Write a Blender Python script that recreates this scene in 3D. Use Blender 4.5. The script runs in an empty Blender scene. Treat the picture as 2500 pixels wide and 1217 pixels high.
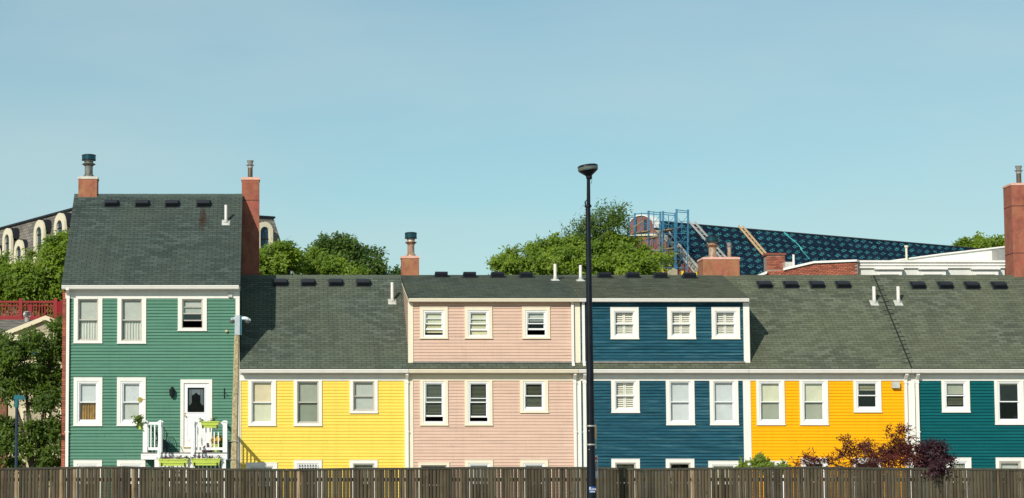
import bpy, math, random
import numpy as np
from mathutils import Vector, Matrix

random.seed(7)
rng = np.random.default_rng(7)
S = bpy.context.scene
COL = S.collection

# ------------------------------------------------------------------ camera
FPX, CX, CY = 5600.0, 680.0, 708.0          # focal length and principal point (photo pixels)
TH = math.radians(4.92)
CAM = Vector((0.0, -80.0, 1.5))
cd = bpy.data.cameras.new('camera')
cam = bpy.data.objects.new('camera', cd)
COL.objects.link(cam)
cd.sensor_fit = 'HORIZONTAL'; cd.sensor_width = 36.0
cd.lens = FPX / 2500.0 * 36.0
cd.shift_x = (1250.0 - CX) / 2500.0
cd.shift_y = (CY - 608.5) / 2500.0
cd.clip_start = 0.5; cd.clip_end = 6000
cam.location = CAM
cam.rotation_euler = (math.radians(90) + TH, 0, 0)
S.camera = cam

# ------------------------------------------------------------------ light
SUN = Vector((0.60, 1.0, -0.66)).normalized()      # direction the light travels
world = bpy.data.worlds.new('World'); S.world = world
world.use_nodes = True
wt = world.node_tree; wt.nodes.clear()
wo = wt.nodes.new('ShaderNodeOutputWorld'); bg = wt.nodes.new('ShaderNodeBackground')
sky = wt.nodes.new('ShaderNodeTexSky'); sky.sky_type = 'NISHITA'; sky.sun_disc = False
sky.sun_elevation = math.asin(-SUN.z)
sky.sun_rotation = math.atan2(-SUN.x, -SUN.y)
sky.air_density = 1.0; sky.dust_density = 0.15; sky.ozone_density = 3.0; sky.altitude = 0
# thin high cloud veil: streaky noise over the sky direction
tc = wt.nodes.new('ShaderNodeTexCoord'); mp = wt.nodes.new('ShaderNodeMapping')
mp.inputs['Scale'].default_value = (2.2, 2.2, 9.0); mp.inputs['Rotation'].default_value = (0.0, 0.22, 0.3)
ns = wt.nodes.new('ShaderNodeTexNoise'); ns.inputs['Scale'].default_value = 1.7; ns.inputs['Detail'].default_value = 5.0
ns.inputs['Roughness'].default_value = 0.5
cr = wt.nodes.new('ShaderNodeValToRGB'); cr.color_ramp.elements[0].position = 0.38; cr.color_ramp.elements[1].position = 0.75
cr.color_ramp.elements[0].color = (0.22, 0.22, 0.22, 1); cr.color_ramp.elements[1].color = (0.62, 0.62, 0.62, 1)
tint = wt.nodes.new('ShaderNodeMix'); tint.data_type = 'RGBA'; tint.blend_type = 'MULTIPLY'; tint.inputs[0].default_value = 1.0
tint.inputs[7].default_value = (0.755, 0.955, 0.835, 1)
veil = wt.nodes.new('ShaderNodeMix'); veil.data_type = 'RGBA'
veil.inputs[7].default_value = (5.0, 6.1, 6.2, 1)
wt.links.new(tc.outputs['Generated'], mp.inputs[0]); wt.links.new(mp.outputs[0], ns.inputs['Vector'])
wt.links.new(ns.outputs[0], cr.inputs[0]); wt.links.new(cr.outputs[0], veil.inputs[0])
wt.links.new(sky.outputs[0], tint.inputs[6]); wt.links.new(tint.outputs[2], veil.inputs[6])
wt.links.new(veil.outputs[2], bg.inputs[0]); bg.inputs[1].default_value = 0.112
wt.links.new(bg.outputs[0], wo.inputs[0])
sl = bpy.data.lights.new('sun', 'SUN'); sl.energy = 4.2; sl.angle = math.radians(0.5); sl.color = (1.0, 0.94, 0.82)
so = bpy.data.objects.new('sun', sl); COL.objects.link(so)
so.rotation_euler = (-SUN).to_track_quat('Z', 'Y').to_euler(); so.location = (-40, -60, 60)

S.view_settings.view_transform = 'Standard'; S.view_settings.look = 'None'
S.view_settings.exposure = 0.0; S.view_settings.gamma = 1.0; S.view_settings.use_curve_mapping = False
S.cycles.max_bounces = 6; S.cycles.transparent_max_bounces = 12
S.cycles.use_denoising = True

# ------------------------------------------------------------------ helpers
_st, _ct = math.sin(TH), math.cos(TH)
def ray(u, v):
    a, b = (u - CX) / FPX, -(v - CY) / FPX
    return Vector((a, _ct - b * _st, _st + b * _ct))
def W(u, v, Y):
    """photo pixel -> world point on the plane y = Y"""
    d = ray(u, v); return CAM + d * ((Y - CAM.y) / d.y)
def WX(u, v, Y): return W(u, v, Y).x
def WZ(v, Y, u=680): return W(u, v, Y).z
def plane_hit(u, v, p, n):
    d = ray(u, v); return CAM + d * ((Vector(p) - CAM).dot(n) / d.dot(n))

WP = {}
def link(name, mesh, mat, parent, loc=(0, 0, 0), scale=None, rot=None, label=None):
    o = bpy.data.objects.new(name, mesh); COL.objects.link(o)
    loc = Vector(loc)
    if mat is not None and mesh is not None and len(mesh.materials) == 0:
        for m in (mat if isinstance(mat, (list, tuple)) else [mat]): mesh.materials.append(m)
    if parent is not None:
        o.parent = parent; o.location = loc - WP[parent.name]
    else:
        o.location = loc
    WP[o.name] = loc
    if scale: o.scale = scale
    if rot: o.rotation_euler = rot
    if label: o['label'] = label
    return o
def thing(name, loc, label, cat, group=None):
    o = bpy.data.objects.new(name, None); COL.objects.link(o); o.location = loc; o.empty_display_size = 0.2
    WP[o.name] = Vector(loc); o['label'] = label; o['category'] = cat
    if group: o['group'] = group
    return o
def tag(o, label, cat, group=None):
    o['label'] = label; o['category'] = cat
    if group: o['group'] = group
    return o
def kind(o, k): o['kind'] = k; return o

class MB:
    def __init__(s): s.v = []; s.f = []; s.m = []; s.cur = 0
    def add(s, vs, fs):
        n = len(s.v); s.v.extend([tuple(p) for p in vs]); s.f.extend([tuple(i + n for i in f) for f in fs]); s.m.extend([s.cur] * len(fs)); return s
    def box(s, x0, x1, y0, y1, z0, z1):
        return s.add([(x0,y0,z0),(x1,y0,z0),(x1,y1,z0),(x0,y1,z0),(x0,y0,z1),(x1,y0,z1),(x1,y1,z1),(x0,y1,z1)],
                     [(0,3,2,1),(4,5,6,7),(0,1,5,4),(1,2,6,5),(2,3,7,6),(3,0,4,7)])
    def ring(s, x0, x1, z0, z1, l, r, t, b, y0, y1):
        """rectangular frame in the xz plane"""
        s.box(x0, x0 + l, y0, y1, z0, z1); s.box(x1 - r, x1, y0, y1, z0, z1)
        if t > 0: s.box(x0 + l, x1 - r, y0 + 0.001, y1, z1 - t, z1)
        if b > 0: s.box(x0 + l, x1 - r, y0 + 0.001, y1, z0, z0 + b)
        return s
    def tube(s, pts, r, n=8, cap=True):
        pts = [Vector(p) for p in pts]; k = len(pts)
        rs = r if isinstance(r, (list, tuple)) else [r] * k
        base = len(s.v); nf = len(s.f)
        for i, p in enumerate(pts):
            d = (pts[min(i + 1, k - 1)] - pts[max(i - 1, 0)]).normalized()
            a = d.cross(Vector((0, 0, 1)));
            if a.length < 1e-3: a = Vector((1, 0, 0))
            a.normalize(); b = d.cross(a)
            for j in range(n):
                t = 2 * math.pi * (j + 0.5) / n
                s.v.append(tuple(p + (a * math.cos(t) + b * math.sin(t)) * rs[i]))
        for i in range(k - 1):
            for j in range(n):
                q = base + i * n
                s.f.append((q + j, q + (j + 1) % n, q + n + (j + 1) % n, q + n + j))
        if cap:
            s.f.append(tuple(base + j for j in range(n))[::-1]); s.f.append(tuple(base + (k - 1) * n + j for j in range(n)))
        s.m.extend([s.cur] * (len(s.f) - nf)); return s
    def lathe(s, c, prof, n=16):
        base = len(s.v); nf = len(s.f)
        for r, z in prof:
            for j in range(n):
                t = 2 * math.pi * j / n
                s.v.append((c[0] + r * math.cos(t), c[1] + r * math.sin(t), c[2] + z))
        for i in range(len(prof) - 1):
            for j in range(n):
                q = base + i * n
                s.f.append((q + j, q + (j + 1) % n, q + n + (j + 1) % n, q + n + j))
        s.f.append(tuple(base + j for j in range(n))[::-1]); s.f.append(tuple(base + (len(prof) - 1) * n + j for j in range(n)))
        s.m.extend([s.cur] * (len(s.f) - nf)); return s
    def prism(s, poly, vec):
        """poly: 3D points in order, extruded by vec"""
        n = len(poly); vec = Vector(vec); P = [Vector(p) for p in poly]
        return s.add(P + [p + vec for p in P],
                     [tuple(range(n))[::-1], tuple(range(n, 2 * n))] + [(i, (i + 1) % n, n + (i + 1) % n, n + i) for i in range(n)])
    def build(s, name, mat, parent=None, label=None, smooth=False, origin=None):
        A = np.array(s.v, dtype=float)
        if origin is None:
            lo, hi = A.min(0), A.max(0); origin = ((lo[0] + hi[0]) / 2, (lo[1] + hi[1]) / 2, lo[2])
        A -= np.array(origin)
        me = bpy.data.meshes.new(name); me.from_pydata(A.tolist(), [], s.f)
        if isinstance(mat, (list, tuple)):
            for m in mat: me.materials.append(m)
            me.polygons.foreach_set('material_index', s.m)
        else: me.materials.append(mat)
        if smooth:
            me.polygons.foreach_set('use_smooth', [True] * len(me.polygons))
        me.update()
        return link(name, me, None, parent, origin, label=label)

# ------------------------------------------------------------------ materials
def newmat(name):
    m = bpy.data.materials.new(name); m.use_nodes = True
    nt = m.node_tree; b = nt.nodes['Principled BSDF']; return m, nt, b
def N(nt, t, **kw):
    n = nt.nodes.new(t)
    for k, v in kw.items():
        if k in n.inputs: n.inputs[k].default_value = v
        else: setattr(n, k, v)
    return n
def L(nt, a, b): nt.links.new(a, b)
def pos(nt, scale):
    g = N(nt, 'ShaderNodeNewGeometry'); mp = N(nt, 'ShaderNodeMapping'); mp.inputs['Scale'].default_value = scale
    L(nt, g.outputs['Position'], mp.inputs[0]); return mp.outputs[0]
def noise(nt, vec, scale, detail=4, rough=0.55):
    n = N(nt, 'ShaderNodeTexNoise'); n.inputs['Scale'].default_value = scale; n.inputs['Detail'].default_value = detail
    n.inputs['Roughness'].default_value = rough
    if vec is not None: L(nt, vec, n.inputs['Vector'])
    return n.outputs[0]
def ramp(nt, fac, stops):
    r = N(nt, 'ShaderNodeValToRGB'); e = r.color_ramp.elements
    while len(e) < len(stops): e.new(0.5)
    for i, (p, c) in enumerate(stops):
        e[i].position = p; e[i].color = (c, c, c, 1) if not isinstance(c, (tuple, list)) else (*c, 1)
    L(nt, fac, r.inputs[0]); return r.outputs[0]
def mix(nt, fac, a, b, mode='MIX'):
    m = N(nt, 'ShaderNodeMix', data_type='RGBA', blend_type=mode)
    for sock, val in ((m.inputs[0], fac), (m.inputs[6], a), (m.inputs[7], b)):
        if hasattr(val, 'is_output'): L(nt, val, sock)
        elif isinstance(val, (int, float)): sock.default_value = val
        else: sock.default_value = (*val, 1)
    return m.outputs[2]
def bump(nt, b, h, strength, dist=0.01):
    bp = N(nt, 'ShaderNodeBump'); bp.inputs['Strength'].default_value = strength; bp.inputs['Distance'].default_value = dist
    L(nt, h, bp.inputs['Height']); L(nt, bp.outputs[0], b.inputs['Normal'])
def scl(c, k): return tuple(min(1, x * k) for x in c)

def paint(name, c, rough=0.55, var=0.12, weather=0.0, wcol=None, spec=0.3, stretch=(0.6, 3, 5)):
    """house paint: soft mottling, board to board variation, optional worn streaks along the boards"""
    m, nt, b = newmat(name)
    n1 = noise(nt, pos(nt, stretch), 1.6, 5)
    col = mix(nt, ramp(nt, n1, [(0.3, 0.0), (0.7, 1.0)]), scl(c, 1 - var), scl(c, 1 + var))
    oi = N(nt, 'ShaderNodeObjectInfo')
    col = mix(nt, ramp(nt, oi.outputs['Random'], [(0, 0.0), (1, 0.7)]), col, scl(c, 1 - var * 0.9))
    dr = noise(nt, pos(nt, (3.2, 1, 0.30)), 1.3, 6, 0.65)
    col = mix(nt, ramp(nt, dr, [(0.50, 0.0), (0.80, 0.34)]), col, scl((c[0] + .01, c[1] + .01, c[2] + .01), 0.62))
    if weather > 0:
        n2 = noise(nt, pos(nt, (0.55, 1, 7)), 1.3, 7, 0.62)
        col = mix(nt, ramp(nt, n2, [(0.50, 0.0), (0.66, weather)]), col, wcol)
        n3 = noise(nt, pos(nt, (0.9, 1, 9)), 0.8, 6, 0.6)
        col = mix(nt, ramp(nt, n3, [(0.52, 0.0), (0.68, weather)]), col, scl(c, 0.45))
    L(nt, col, b.inputs['Base Color']); b.inputs['Roughness'].default_value = rough; b.inputs['Specular IOR Level'].default_value = spec
    bump(nt, b, noise(nt, pos(nt, (3, 20, 60)), 2.0, 3), 0.15, 0.004)
    return m
def trim(name, c=(0.80, 0.775, 0.72), dirt=0.25):
    m, nt, b = newmat(name)
    n1 = noise(nt, pos(nt, (3, 3, 1.2)), 1.1, 6, 0.6)
    col = mix(nt, ramp(nt, n1, [(0.48, 0.0), (0.78, dirt)]), c, scl(c, 0.62))
    L(nt, col, b.inputs['Base Color']); b.inputs['Roughness'].default_value = 0.5; b.inputs['Specular IOR Level'].default_value = 0.3
    return m
def plain(name, c, rough=0.5, metal=0.0, var=0.25, sc=6.0, spec=0.4, bmp=0.0):
    m, nt, b = newmat(name)
    n1 = noise(nt, pos(nt, (1, 1, 1)), sc, 5, 0.6)
    col = mix(nt, ramp(nt, n1, [(0.3, 0.0), (0.72, 1.0)]), scl(c, 1 - var), scl(c, 1 + var))
    L(nt, col, b.inputs['Base Color']); b.inputs['Roughness'].default_value = rough; b.inputs['Metallic'].default_value = metal
    b.inputs['Specular IOR Level'].default_value = spec
    if bmp: bump(nt, b, noise(nt, pos(nt, (1, 1, 1)), sc * 6, 4), bmp, 0.01)
    return m
def shingle_mat(name, c, attr, var=0.42):
    m, nt, b = newmat(name)
    if attr:
        a = N(nt, 'ShaderNodeAttribute'); a.attribute_name = 'tint'; r = a.outputs['Fac']
    else:
        r = N(nt, 'ShaderNodeObjectInfo').outputs['Random']
    col = mix(nt, r, scl(c, 1 - var), scl(c, 1 + var))
    big = noise(nt, pos(nt, (0.35, 0.35, 0.35)), 1.2, 4)
    col = mix(nt, ramp(nt, big, [(0.40, 0.0), (0.66, 0.75)]), col, (c[0] * 1.25, c[1] * 1.16, c[2] * 0.98))
    g = noise(nt, pos(nt, (1, 1, 1)), 55, 3, 0.7)
    col = mix(nt, ramp(nt, g, [(0.35, 0.0), (0.65, 0.75)]), col, scl(c, 0.6))
    streak = noise(nt, pos(nt, (2.4, 0.3, 0.3)), 1.0, 5)
    col = mix(nt, ramp(nt, streak, [(0.50, 0.0), (0.72, 0.5)]), col, scl(c, 0.58))
    L(nt, col, b.inputs['Base Color']); b.inputs['Roughness'].default_value = 0.9; b.inputs['Specular IOR Level'].default_value = 0.15
    bump(nt, b, g, 0.5, 0.006)
    return m
def leaf_mat(name, c0, c1, trans=0.35):
    m, nt, b = newmat(name)
    a = N(nt, 'ShaderNodeAttribute'); a.attribute_name = 'tint'
    col = mix(nt, a.outputs['Fac'], c0, c1)
    L(nt, col, b.inputs['Base Color']); b.inputs['Roughness'].default_value = 0.5; b.inputs['Specular IOR Level'].default_value = 0.35
    tr = N(nt, 'ShaderNodeBsdfTranslucent'); L(nt, mix(nt, 0.6, col, (c1[0] * 1.5, c1[1] * 1.45, c1[2] * 0.8)), tr.inputs[0])
    ms = N(nt, 'ShaderNodeMixShader'); ms.inputs[0].default_value = trans + 0.08
    out = nt.nodes['Material Output']
    L(nt, b.outputs[0], ms.inputs[1]); L(nt, tr.outputs[0], ms.inputs[2]); L(nt, ms.outputs[0], out.inputs[0])
    return m
def glass_mat(name, tintc=(0.975, 0.98, 0.975), refl=0.09):
    m, nt, b = newmat(name); nt.nodes.remove(b)
    t = N(nt, 'ShaderNodeBsdfTransparent'); t.inputs[0].default_value = (*tintc, 1)
    g = N(nt, 'ShaderNodeBsdfGlossy'); g.inputs['Roughness'].default_value = 0.03; g.inputs[0].default_value = (0.95, 0.97, 1, 1)
    lw = N(nt, 'ShaderNodeLayerWeight'); pw_ = N(nt, 'ShaderNodeMath', operation='POWER'); pw_.inputs[1].default_value = 4.0; L(nt, lw.outputs['Facing'], pw_.inputs[0])
    ad = N(nt, 'ShaderNodeMath', operation='MULTIPLY_ADD'); ad.inputs[1].default_value = 0.8; ad.inputs[2].default_value = 0.0
    orr = N(nt, 'ShaderNodeObjectInfo'); om = N(nt, 'ShaderNodeMath', operation='MULTIPLY'); om.inputs[1].default_value = refl * 2; L(nt, orr.outputs['Random'], om.inputs[0]); L(nt, om.outputs[0], ad.inputs[2])
    L(nt, pw_.outputs[0], ad.inputs[0])
    ms = N(nt, 'ShaderNodeMixShader'); L(nt, ad.outputs[0], ms.inputs[0]); L(nt, t.outputs[0], ms.inputs[1]); L(nt, g.outputs[0], ms.inputs[2])
    w = noise(nt, pos(nt, (1, 1, 1)), 1.1, 2); bp = N(nt, 'ShaderNodeBump'); bp.inputs['Strength'].default_value = 0.25; bp.inputs['Distance'].default_value = 0.02
    L(nt, w, bp.inputs['Height']); L(nt, bp.outputs[0], g.inputs['Normal'])
    L(nt, ms.outputs[0], nt.nodes['Material Output'].inputs[0]); return m
def wood_mat(name, c, var=0.5):
    m, nt, b = newmat(name)
    oi = N(nt, 'ShaderNodeObjectInfo')
    base = ramp(nt, oi.outputs['Random'], [(0.0, scl(c, 1 - var)), (0.45, c), (0.8, (c[0] * 1.25, c[1] * 1.2, c[2] * 1.08)), (1.0, (c[0] * 1.6, c[1] * 1.5, c[2] * 1.3))])
    gr = noise(nt, pos(nt, (30, 30, 1.3)), 1.5, 6, 0.65)
    col = mix(nt, ramp(nt, gr, [(0.35, 0.0), (0.68, 1.0)]), base, scl(c, 0.5), 'MIX')
    st = noise(nt, pos(nt, (3.5, 3, 2.2)), 1.0, 5, 0.6)
    col = mix(nt, ramp(nt, st, [(0.52, 0.0), (0.72, 0.75)]), col, scl(c, 0.42))
    gs = noise(nt, pos(nt, (1.2, 1, 0.8)), 1.0, 3, 0.6)
    col = mix(nt, ramp(nt, gs, [(0.45, 0.0), (0.7, 0.45)]), col, (c[0] * 1.0, c[1] * 1.15, c[2] * 1.05))
    kn = N(nt, 'ShaderNodeTexVoronoi'); kn.inputs['Scale'].default_value = 4.5; L(nt, pos(nt, (1, 1, 0.6)), kn.inputs['Vector'])
    col = mix(nt, ramp(nt, kn.outputs['Distance'], [(0.05, 0.85), (0.13, 0.0)]), col, scl(c, 0.28))
    L(nt, col, b.inputs['Base Color']); b.inputs['Roughness'].default_value = 0.85; b.inputs['Specular IOR Level'].default_value = 0.2
    bump(nt, b, gr, 0.5, 0.01); return m
def brick_var(name, c, var=0.4):
    m, nt, b = newmat(name)
    oi = N(nt, 'ShaderNodeObjectInfo')
    col = mix(nt, oi.outputs['Random'], scl(c, 1 - var), scl(c, 1 + var))
    n1 = noise(nt, pos(nt, (1, 1, 1)), 14, 5, 0.65)
    col = mix(nt, ramp(nt, n1, [(0.4, 0.0), (0.7, 0.6)]), col, scl(c, 0.55))
    L(nt, col, b.inputs['Base Color']); b.inputs['Roughness'].default_value = 0.9; bump(nt, b, n1, 0.4, 0.01); return m
def brick_tex(name, c, mortar, size=0.21, along='x'):
    """far masonry whose bricks are below picking size"""
    m, nt, b = newmat(name)
    g = N(nt, 'ShaderNodeNewGeometry'); sp = N(nt, 'ShaderNodeSeparateXYZ'); L(nt, g.outputs['Position'], sp.inputs[0])
    ad = N(nt, 'ShaderNodeMath', operation='ADD'); L(nt, sp.outputs[0], ad.inputs[0]); L(nt, sp.outputs[1], ad.inputs[1])
    cb = N(nt, 'ShaderNodeCombineXYZ'); L(nt, ad.outputs[0], cb.inputs[0]); L(nt, sp.outputs[2], cb.inputs[1])
    br = N(nt, 'ShaderNodeTexBrick'); br.inputs['Scale'].default_value = 1.0
    br.inputs['Brick Width'].default_value = size; br.inputs['Row Height'].default_value = size * 0.36
    br.inputs['Mortar Size'].default_value = 0.008
    br.inputs['Color1'].default_value = (*scl(c, 0.8), 1); br.inputs['Color2'].default_value = (*scl(c, 1.2), 1); br.inputs['Mortar'].default_value = (*mortar, 1)
    L(nt, cb.outputs[0], br.inputs['Vector'])
    n1 = noise(nt, pos(nt, (1, 1, 1)), 2.2, 5, 0.65)
    col = mix(nt, ramp(nt, n1, [(0.4, 0.0), (0.75, 0.6)]), br.outputs[0], scl(c, 0.6))
    L(nt, col, b.inputs['Base Color']); b.inputs['Roughness'].default_value = 0.9; return m
def stucco(name, c):
    """weathered painted masonry of the chimneys, soot and bleached stains"""
    m, nt, b = newmat(name)
    n1 = noise(nt, pos(nt, (1.2, 1.2, 1.0)), 1.8, 7, 0.7)
    col = mix(nt, ramp(nt, n1, [(0.38, 0.0), (0.62, 1.0)]), c, (c[0] * 1.02, c[1] * 1.55, c[2] * 1.1))
    n2 = noise(nt, pos(nt, (2.2, 2.2, 1.5)), 1.6, 8, 0.72)
    col = mix(nt, ramp(nt, n2, [(0.46, 0.0), (0.70, 0.75)]), col, scl(c, 0.45))
    n3 = noise(nt, pos(nt, (1, 1, 1)), 30, 4, 0.7)
    col = mix(nt, ramp(nt, n3, [(0.4, 0.0), (0.7, 0.35)]), col, scl(c, 0.6))
    L(nt, col, b.inputs['Base Color']); b.inputs['Roughness'].default_value = 0.9; bump(nt, b, n3, 0.5, 0.01); return m
def rust_metal(name, c, rust, amt=0.5, metal=0.6):
    m, nt, b = newmat(name)
    n1 = noise(nt, pos(nt, (3, 3, 1.4)), 2.2, 6, 0.65)
    col = mix(nt, ramp(nt, n1, [(0.5 - amt * 0.3, 0.0), (0.75 - amt * 0.2, 1.0)]), c, rust)
    L(nt, col, b.inputs['Base Color']); b.inputs['Roughness'].default_value = 0.42; b.inputs['Metallic'].default_value = metal; return m
# ------------------------------------------------------------------ palette
M = {}
M['white'] = trim('white_trim'); M['cream'] = trim('cream_trim', (0.80, 0.72, 0.56), 0.25); M['vinyl'] = trim('white_vinyl', (0.80, 0.80, 0.80), 0.1)
M['greywood'] = trim('weathered_sash', (0.50, 0.47, 0.41), 0.4)
M['greenwall'] = paint('green_paint', (0.098, 0.238, 0.168), var=0.10, weather=0.12, spec=0.15, rough=0.7, wcol=(0.12, 0.28, 0.20))
M['yellowwall'] = paint('yellow_paint', (0.86, 0.61, 0.085), var=0.05)
M['pinkwall'] = paint('pink_paint', (0.64, 0.44, 0.345), var=0.05, weather=0.25, wcol=(0.80, 0.56, 0.47))
M['bluewall'] = paint('blue_paint', (0.015, 0.082, 0.122), var=0.25, weather=0.7, wcol=(0.058, 0.165, 0.205), spec=0.12, rough=0.75)
M['orangewall'] = paint('orange_paint', (0.90, 0.415, 0.001), var=0.035, spec=0.15)
M['tealwall'] = paint('teal_paint', (0.002, 0.098, 0.110), var=0.14, weather=0.22, wcol=(0.015, 0.15, 0.15), spec=0.12, rough=0.75)
M['glass'] = glass_mat('window_glass', refl=0.02)
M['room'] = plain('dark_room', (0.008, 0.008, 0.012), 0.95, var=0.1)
M['sheath'] = plain('sheathing', (0.06, 0.055, 0.05), 0.95)
M['stucco'] = stucco('chimney_render', (0.38, 0.122, 0.078)); M['stuccored'] = stucco('chimney_render_red', (0.36, 0.094, 0.070))
M['cap'] = plain('chimney_cap_pink', (0.74, 0.42, 0.33), 0.8, var=0.15); M['capgrey'] = plain('chimney_cap_grey', (0.62, 0.58, 0.52), 0.8, var=0.3)
M['galv'] = rust_metal('galvanised', (0.36, 0.36, 0.35), (0.30, 0.28, 0.25), 0.4, 0.25)
M['galvdark'] = rust_metal('dull_galvanised', (0.22, 0.22, 0.205), (0.09, 0.085, 0.07), 0.5, 0.3)
M['rustpipe'] = rust_metal('rusty_flue', (0.50, 0.42, 0.30), (0.24, 0.085, 0.045), 0.6, 0.2)
M['darkpipe'] = rust_metal('dark_flue', (0.10, 0.09, 0.085), (0.20, 0.11, 0.06), 0.4, 0.5)
M['drum'] = plain('teal_cap_band', (0.016, 0.070, 0.090), 0.25, 0.5, var=0.3); M['drumtop'] = plain('dark_cap_lid', (0.012, 0.02, 0.028), 0.4, 0.4)
M['vent'] = plain('roof_vent_plastic', (0.010, 0.013, 0.020), 0.55, var=0.3); M['ventflange'] = plain('vent_flange', (0.030, 0.040, 0.038), 0.9, var=0.3)
M['pvc'] = plain('white_pvc', (0.80, 0.74, 0.70), 0.4, var=0.06); M['flash'] = plain('grey_flashing', (0.50, 0.50, 0.46), 0.6, var=0.2)
M['mortar'] = plain('mortar', (0.30, 0.24, 0.20), 0.95); M['brick'] = brick_var('red_brick', (0.36, 0.105, 0.062))
M['deckgrey'] = plain('grey_deck', (0.22, 0.20, 0.18), 0.8); M['brass'] = plain('brass', (0.60, 0.42, 0.10), 0.35, 0.8, var=0.2)
M['black'] = plain('black_iron', (0.010, 0.012, 0.016), 0.45, 0.3, var=0.3)
M['underlay'] = plain('roof_underlay', (0.015, 0.02, 0.018), 0.95)
SH = {}
for k, c in dict(green=(0.078, 0.104, 0.096), yellow=(0.112, 0.136, 0.110), dormer=(0.088, 0.108, 0.092), dormerb=(0.104, 0.120, 0.094), orange=(0.138, 0.156, 0.112), teal=(0.138, 0.155, 0.114)).items():
    SH[k] = (shingle_mat('shingle_' + k, c, False), shingle_mat('shingle_field_' + k, c, True))
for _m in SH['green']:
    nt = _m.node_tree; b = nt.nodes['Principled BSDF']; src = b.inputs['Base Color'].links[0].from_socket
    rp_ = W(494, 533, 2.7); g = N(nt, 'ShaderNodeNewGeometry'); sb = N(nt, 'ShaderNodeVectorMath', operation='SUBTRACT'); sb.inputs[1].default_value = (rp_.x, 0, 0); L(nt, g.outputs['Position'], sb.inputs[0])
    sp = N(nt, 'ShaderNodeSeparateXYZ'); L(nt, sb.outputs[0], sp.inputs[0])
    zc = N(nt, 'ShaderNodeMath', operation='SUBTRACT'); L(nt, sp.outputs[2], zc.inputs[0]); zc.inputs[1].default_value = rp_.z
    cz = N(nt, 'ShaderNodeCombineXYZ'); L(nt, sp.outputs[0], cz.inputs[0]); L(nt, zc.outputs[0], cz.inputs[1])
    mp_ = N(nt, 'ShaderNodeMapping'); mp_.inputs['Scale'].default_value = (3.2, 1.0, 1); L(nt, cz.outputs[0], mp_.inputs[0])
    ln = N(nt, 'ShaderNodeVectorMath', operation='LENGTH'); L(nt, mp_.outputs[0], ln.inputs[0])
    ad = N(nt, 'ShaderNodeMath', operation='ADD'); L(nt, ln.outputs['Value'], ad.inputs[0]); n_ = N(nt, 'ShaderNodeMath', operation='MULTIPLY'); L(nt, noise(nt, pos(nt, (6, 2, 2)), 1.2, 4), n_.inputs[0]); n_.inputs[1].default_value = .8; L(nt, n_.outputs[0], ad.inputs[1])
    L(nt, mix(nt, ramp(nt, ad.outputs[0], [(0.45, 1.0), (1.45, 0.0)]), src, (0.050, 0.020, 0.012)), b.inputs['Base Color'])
def fab(k, c, **kw): M[k] = plain(k, c, 0.85, var=kw.get('var', 0.08), sc=kw.get('sc', 3)); return M[k]
fab('shade_white', (0.80, 0.80, 0.78)); fab('shade_grey', (0.47, 0.49, 0.45)); fab('shade_sage', (0.34, 0.36, 0.29)); fab('shade_beige', (0.66, 0.57, 0.38))
fab('shade_olive', (0.24, 0.27, 0.21)); fab('shade_cool', (0.56, 0.59, 0.60)); fab('curtain_lace', (0.56, 0.58, 0.52)); fab('curtain_brown', (0.30, 0.165, 0.035), var=0.4, sc=5)
fab('shade_lime', (0.50, 0.48, 0.30)); fab('shade_ol2', (0.62, 0.62, 0.46)); fab('blind_olive', (0.13, 0.14, 0.095)); fab('shutter_white', (0.80, 0.77, 0.68)); fab('lace_white', (0.15, 0.18, 0.20))

PXM = 1 / 70.0
YF = 0.0
# shared unit board: wedge section, 1 x 1 in x and z
_b = MB(); _b.add([(0,-.036,0),(1,-.036,0),(1,0,0),(0,0,0),(0,-.006,1.0),(1,-.006,1.0),(1,0,1.0),(0,0,1.0)],
                  [(0,3,2,1),(4,5,6,7),(0,1,5,4),(1,2,6,5),(2,3,7,6),(3,0,4,7)])
def unit_board(mat, th=0.030):
    me = bpy.data.meshes.new('clapboard'); me.from_pydata([(x, -th if abs(y + .036) < 1e-6 else y, z) for x, y, z in _b.v], [], _b.f); me.materials.append(mat); return me

ROW = 0.1105
def cut(iv, holes):
    out = [iv]
    for a, b in holes:
        nx = []
        for p, q in out:
            if b <= p or a >= q: nx.append((p, q))
            else:
                if a - p > 0.015: nx.append((p, a))
                if q - b > 0.015: nx.append((b, q))
        out = nx
    return out

def boards(h, me, X0, X1, z0, z1, Y, rects):
    """individual clapboards between X0..X1, z0..z1; rects = outer trim rectangles (x0,x1,z0,z1) they stop against"""
    n = int(round((z1 - z0) / ROW)); rh = (z1 - z0) / n
    for i in range(n):
        a, b = z0 + i * rh, z0 + (i + 1) * rh
        full, part = [], []
        for (rx0, rx1, rz0, rz1) in rects:
            c0, c1 = max(a, rz0 + 0.02), min(b, rz1 - 0.02)
            if c1 - c0 > 0.004:
                full.append((rx0 + 0.02, rx1 - 0.02))
                if rz0 + 0.02 - a > 0.012: part.append((rx0 + 0.02, rx1 - 0.02, a, rz0 + 0.02))
                if b - (rz1 - 0.02) > 0.012: part.append((rx0 + 0.02, rx1 - 0.02, rz1 - 0.02, b))
        segs = [(p, q, a, b) for p, q in cut((X0, X1), full)] + part
        for p, q, s, t in segs:
            cutx = [p]
            while q - cutx[-1] > 3.0 and random.random() < 0.55:
                cutx.append(cutx[-1] + random.uniform(1.2, 2.6))
                if q - cutx[-1] < 0.6: cutx.pop(); break
            cutx.append(q)
            for k in range(len(cutx) - 1):
                dz = random.uniform(-0.0025, 0.0025)
                link('clapboard', me, None, h, (cutx[k] + (0.002 if k else 0), Y + random.uniform(-0.002, 0.0), s + dz), (cutx[k + 1] - cutx[k] - 0.002, 1, t - s + 0.004), (0, random.uniform(-.0014, .0014), 0))

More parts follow.
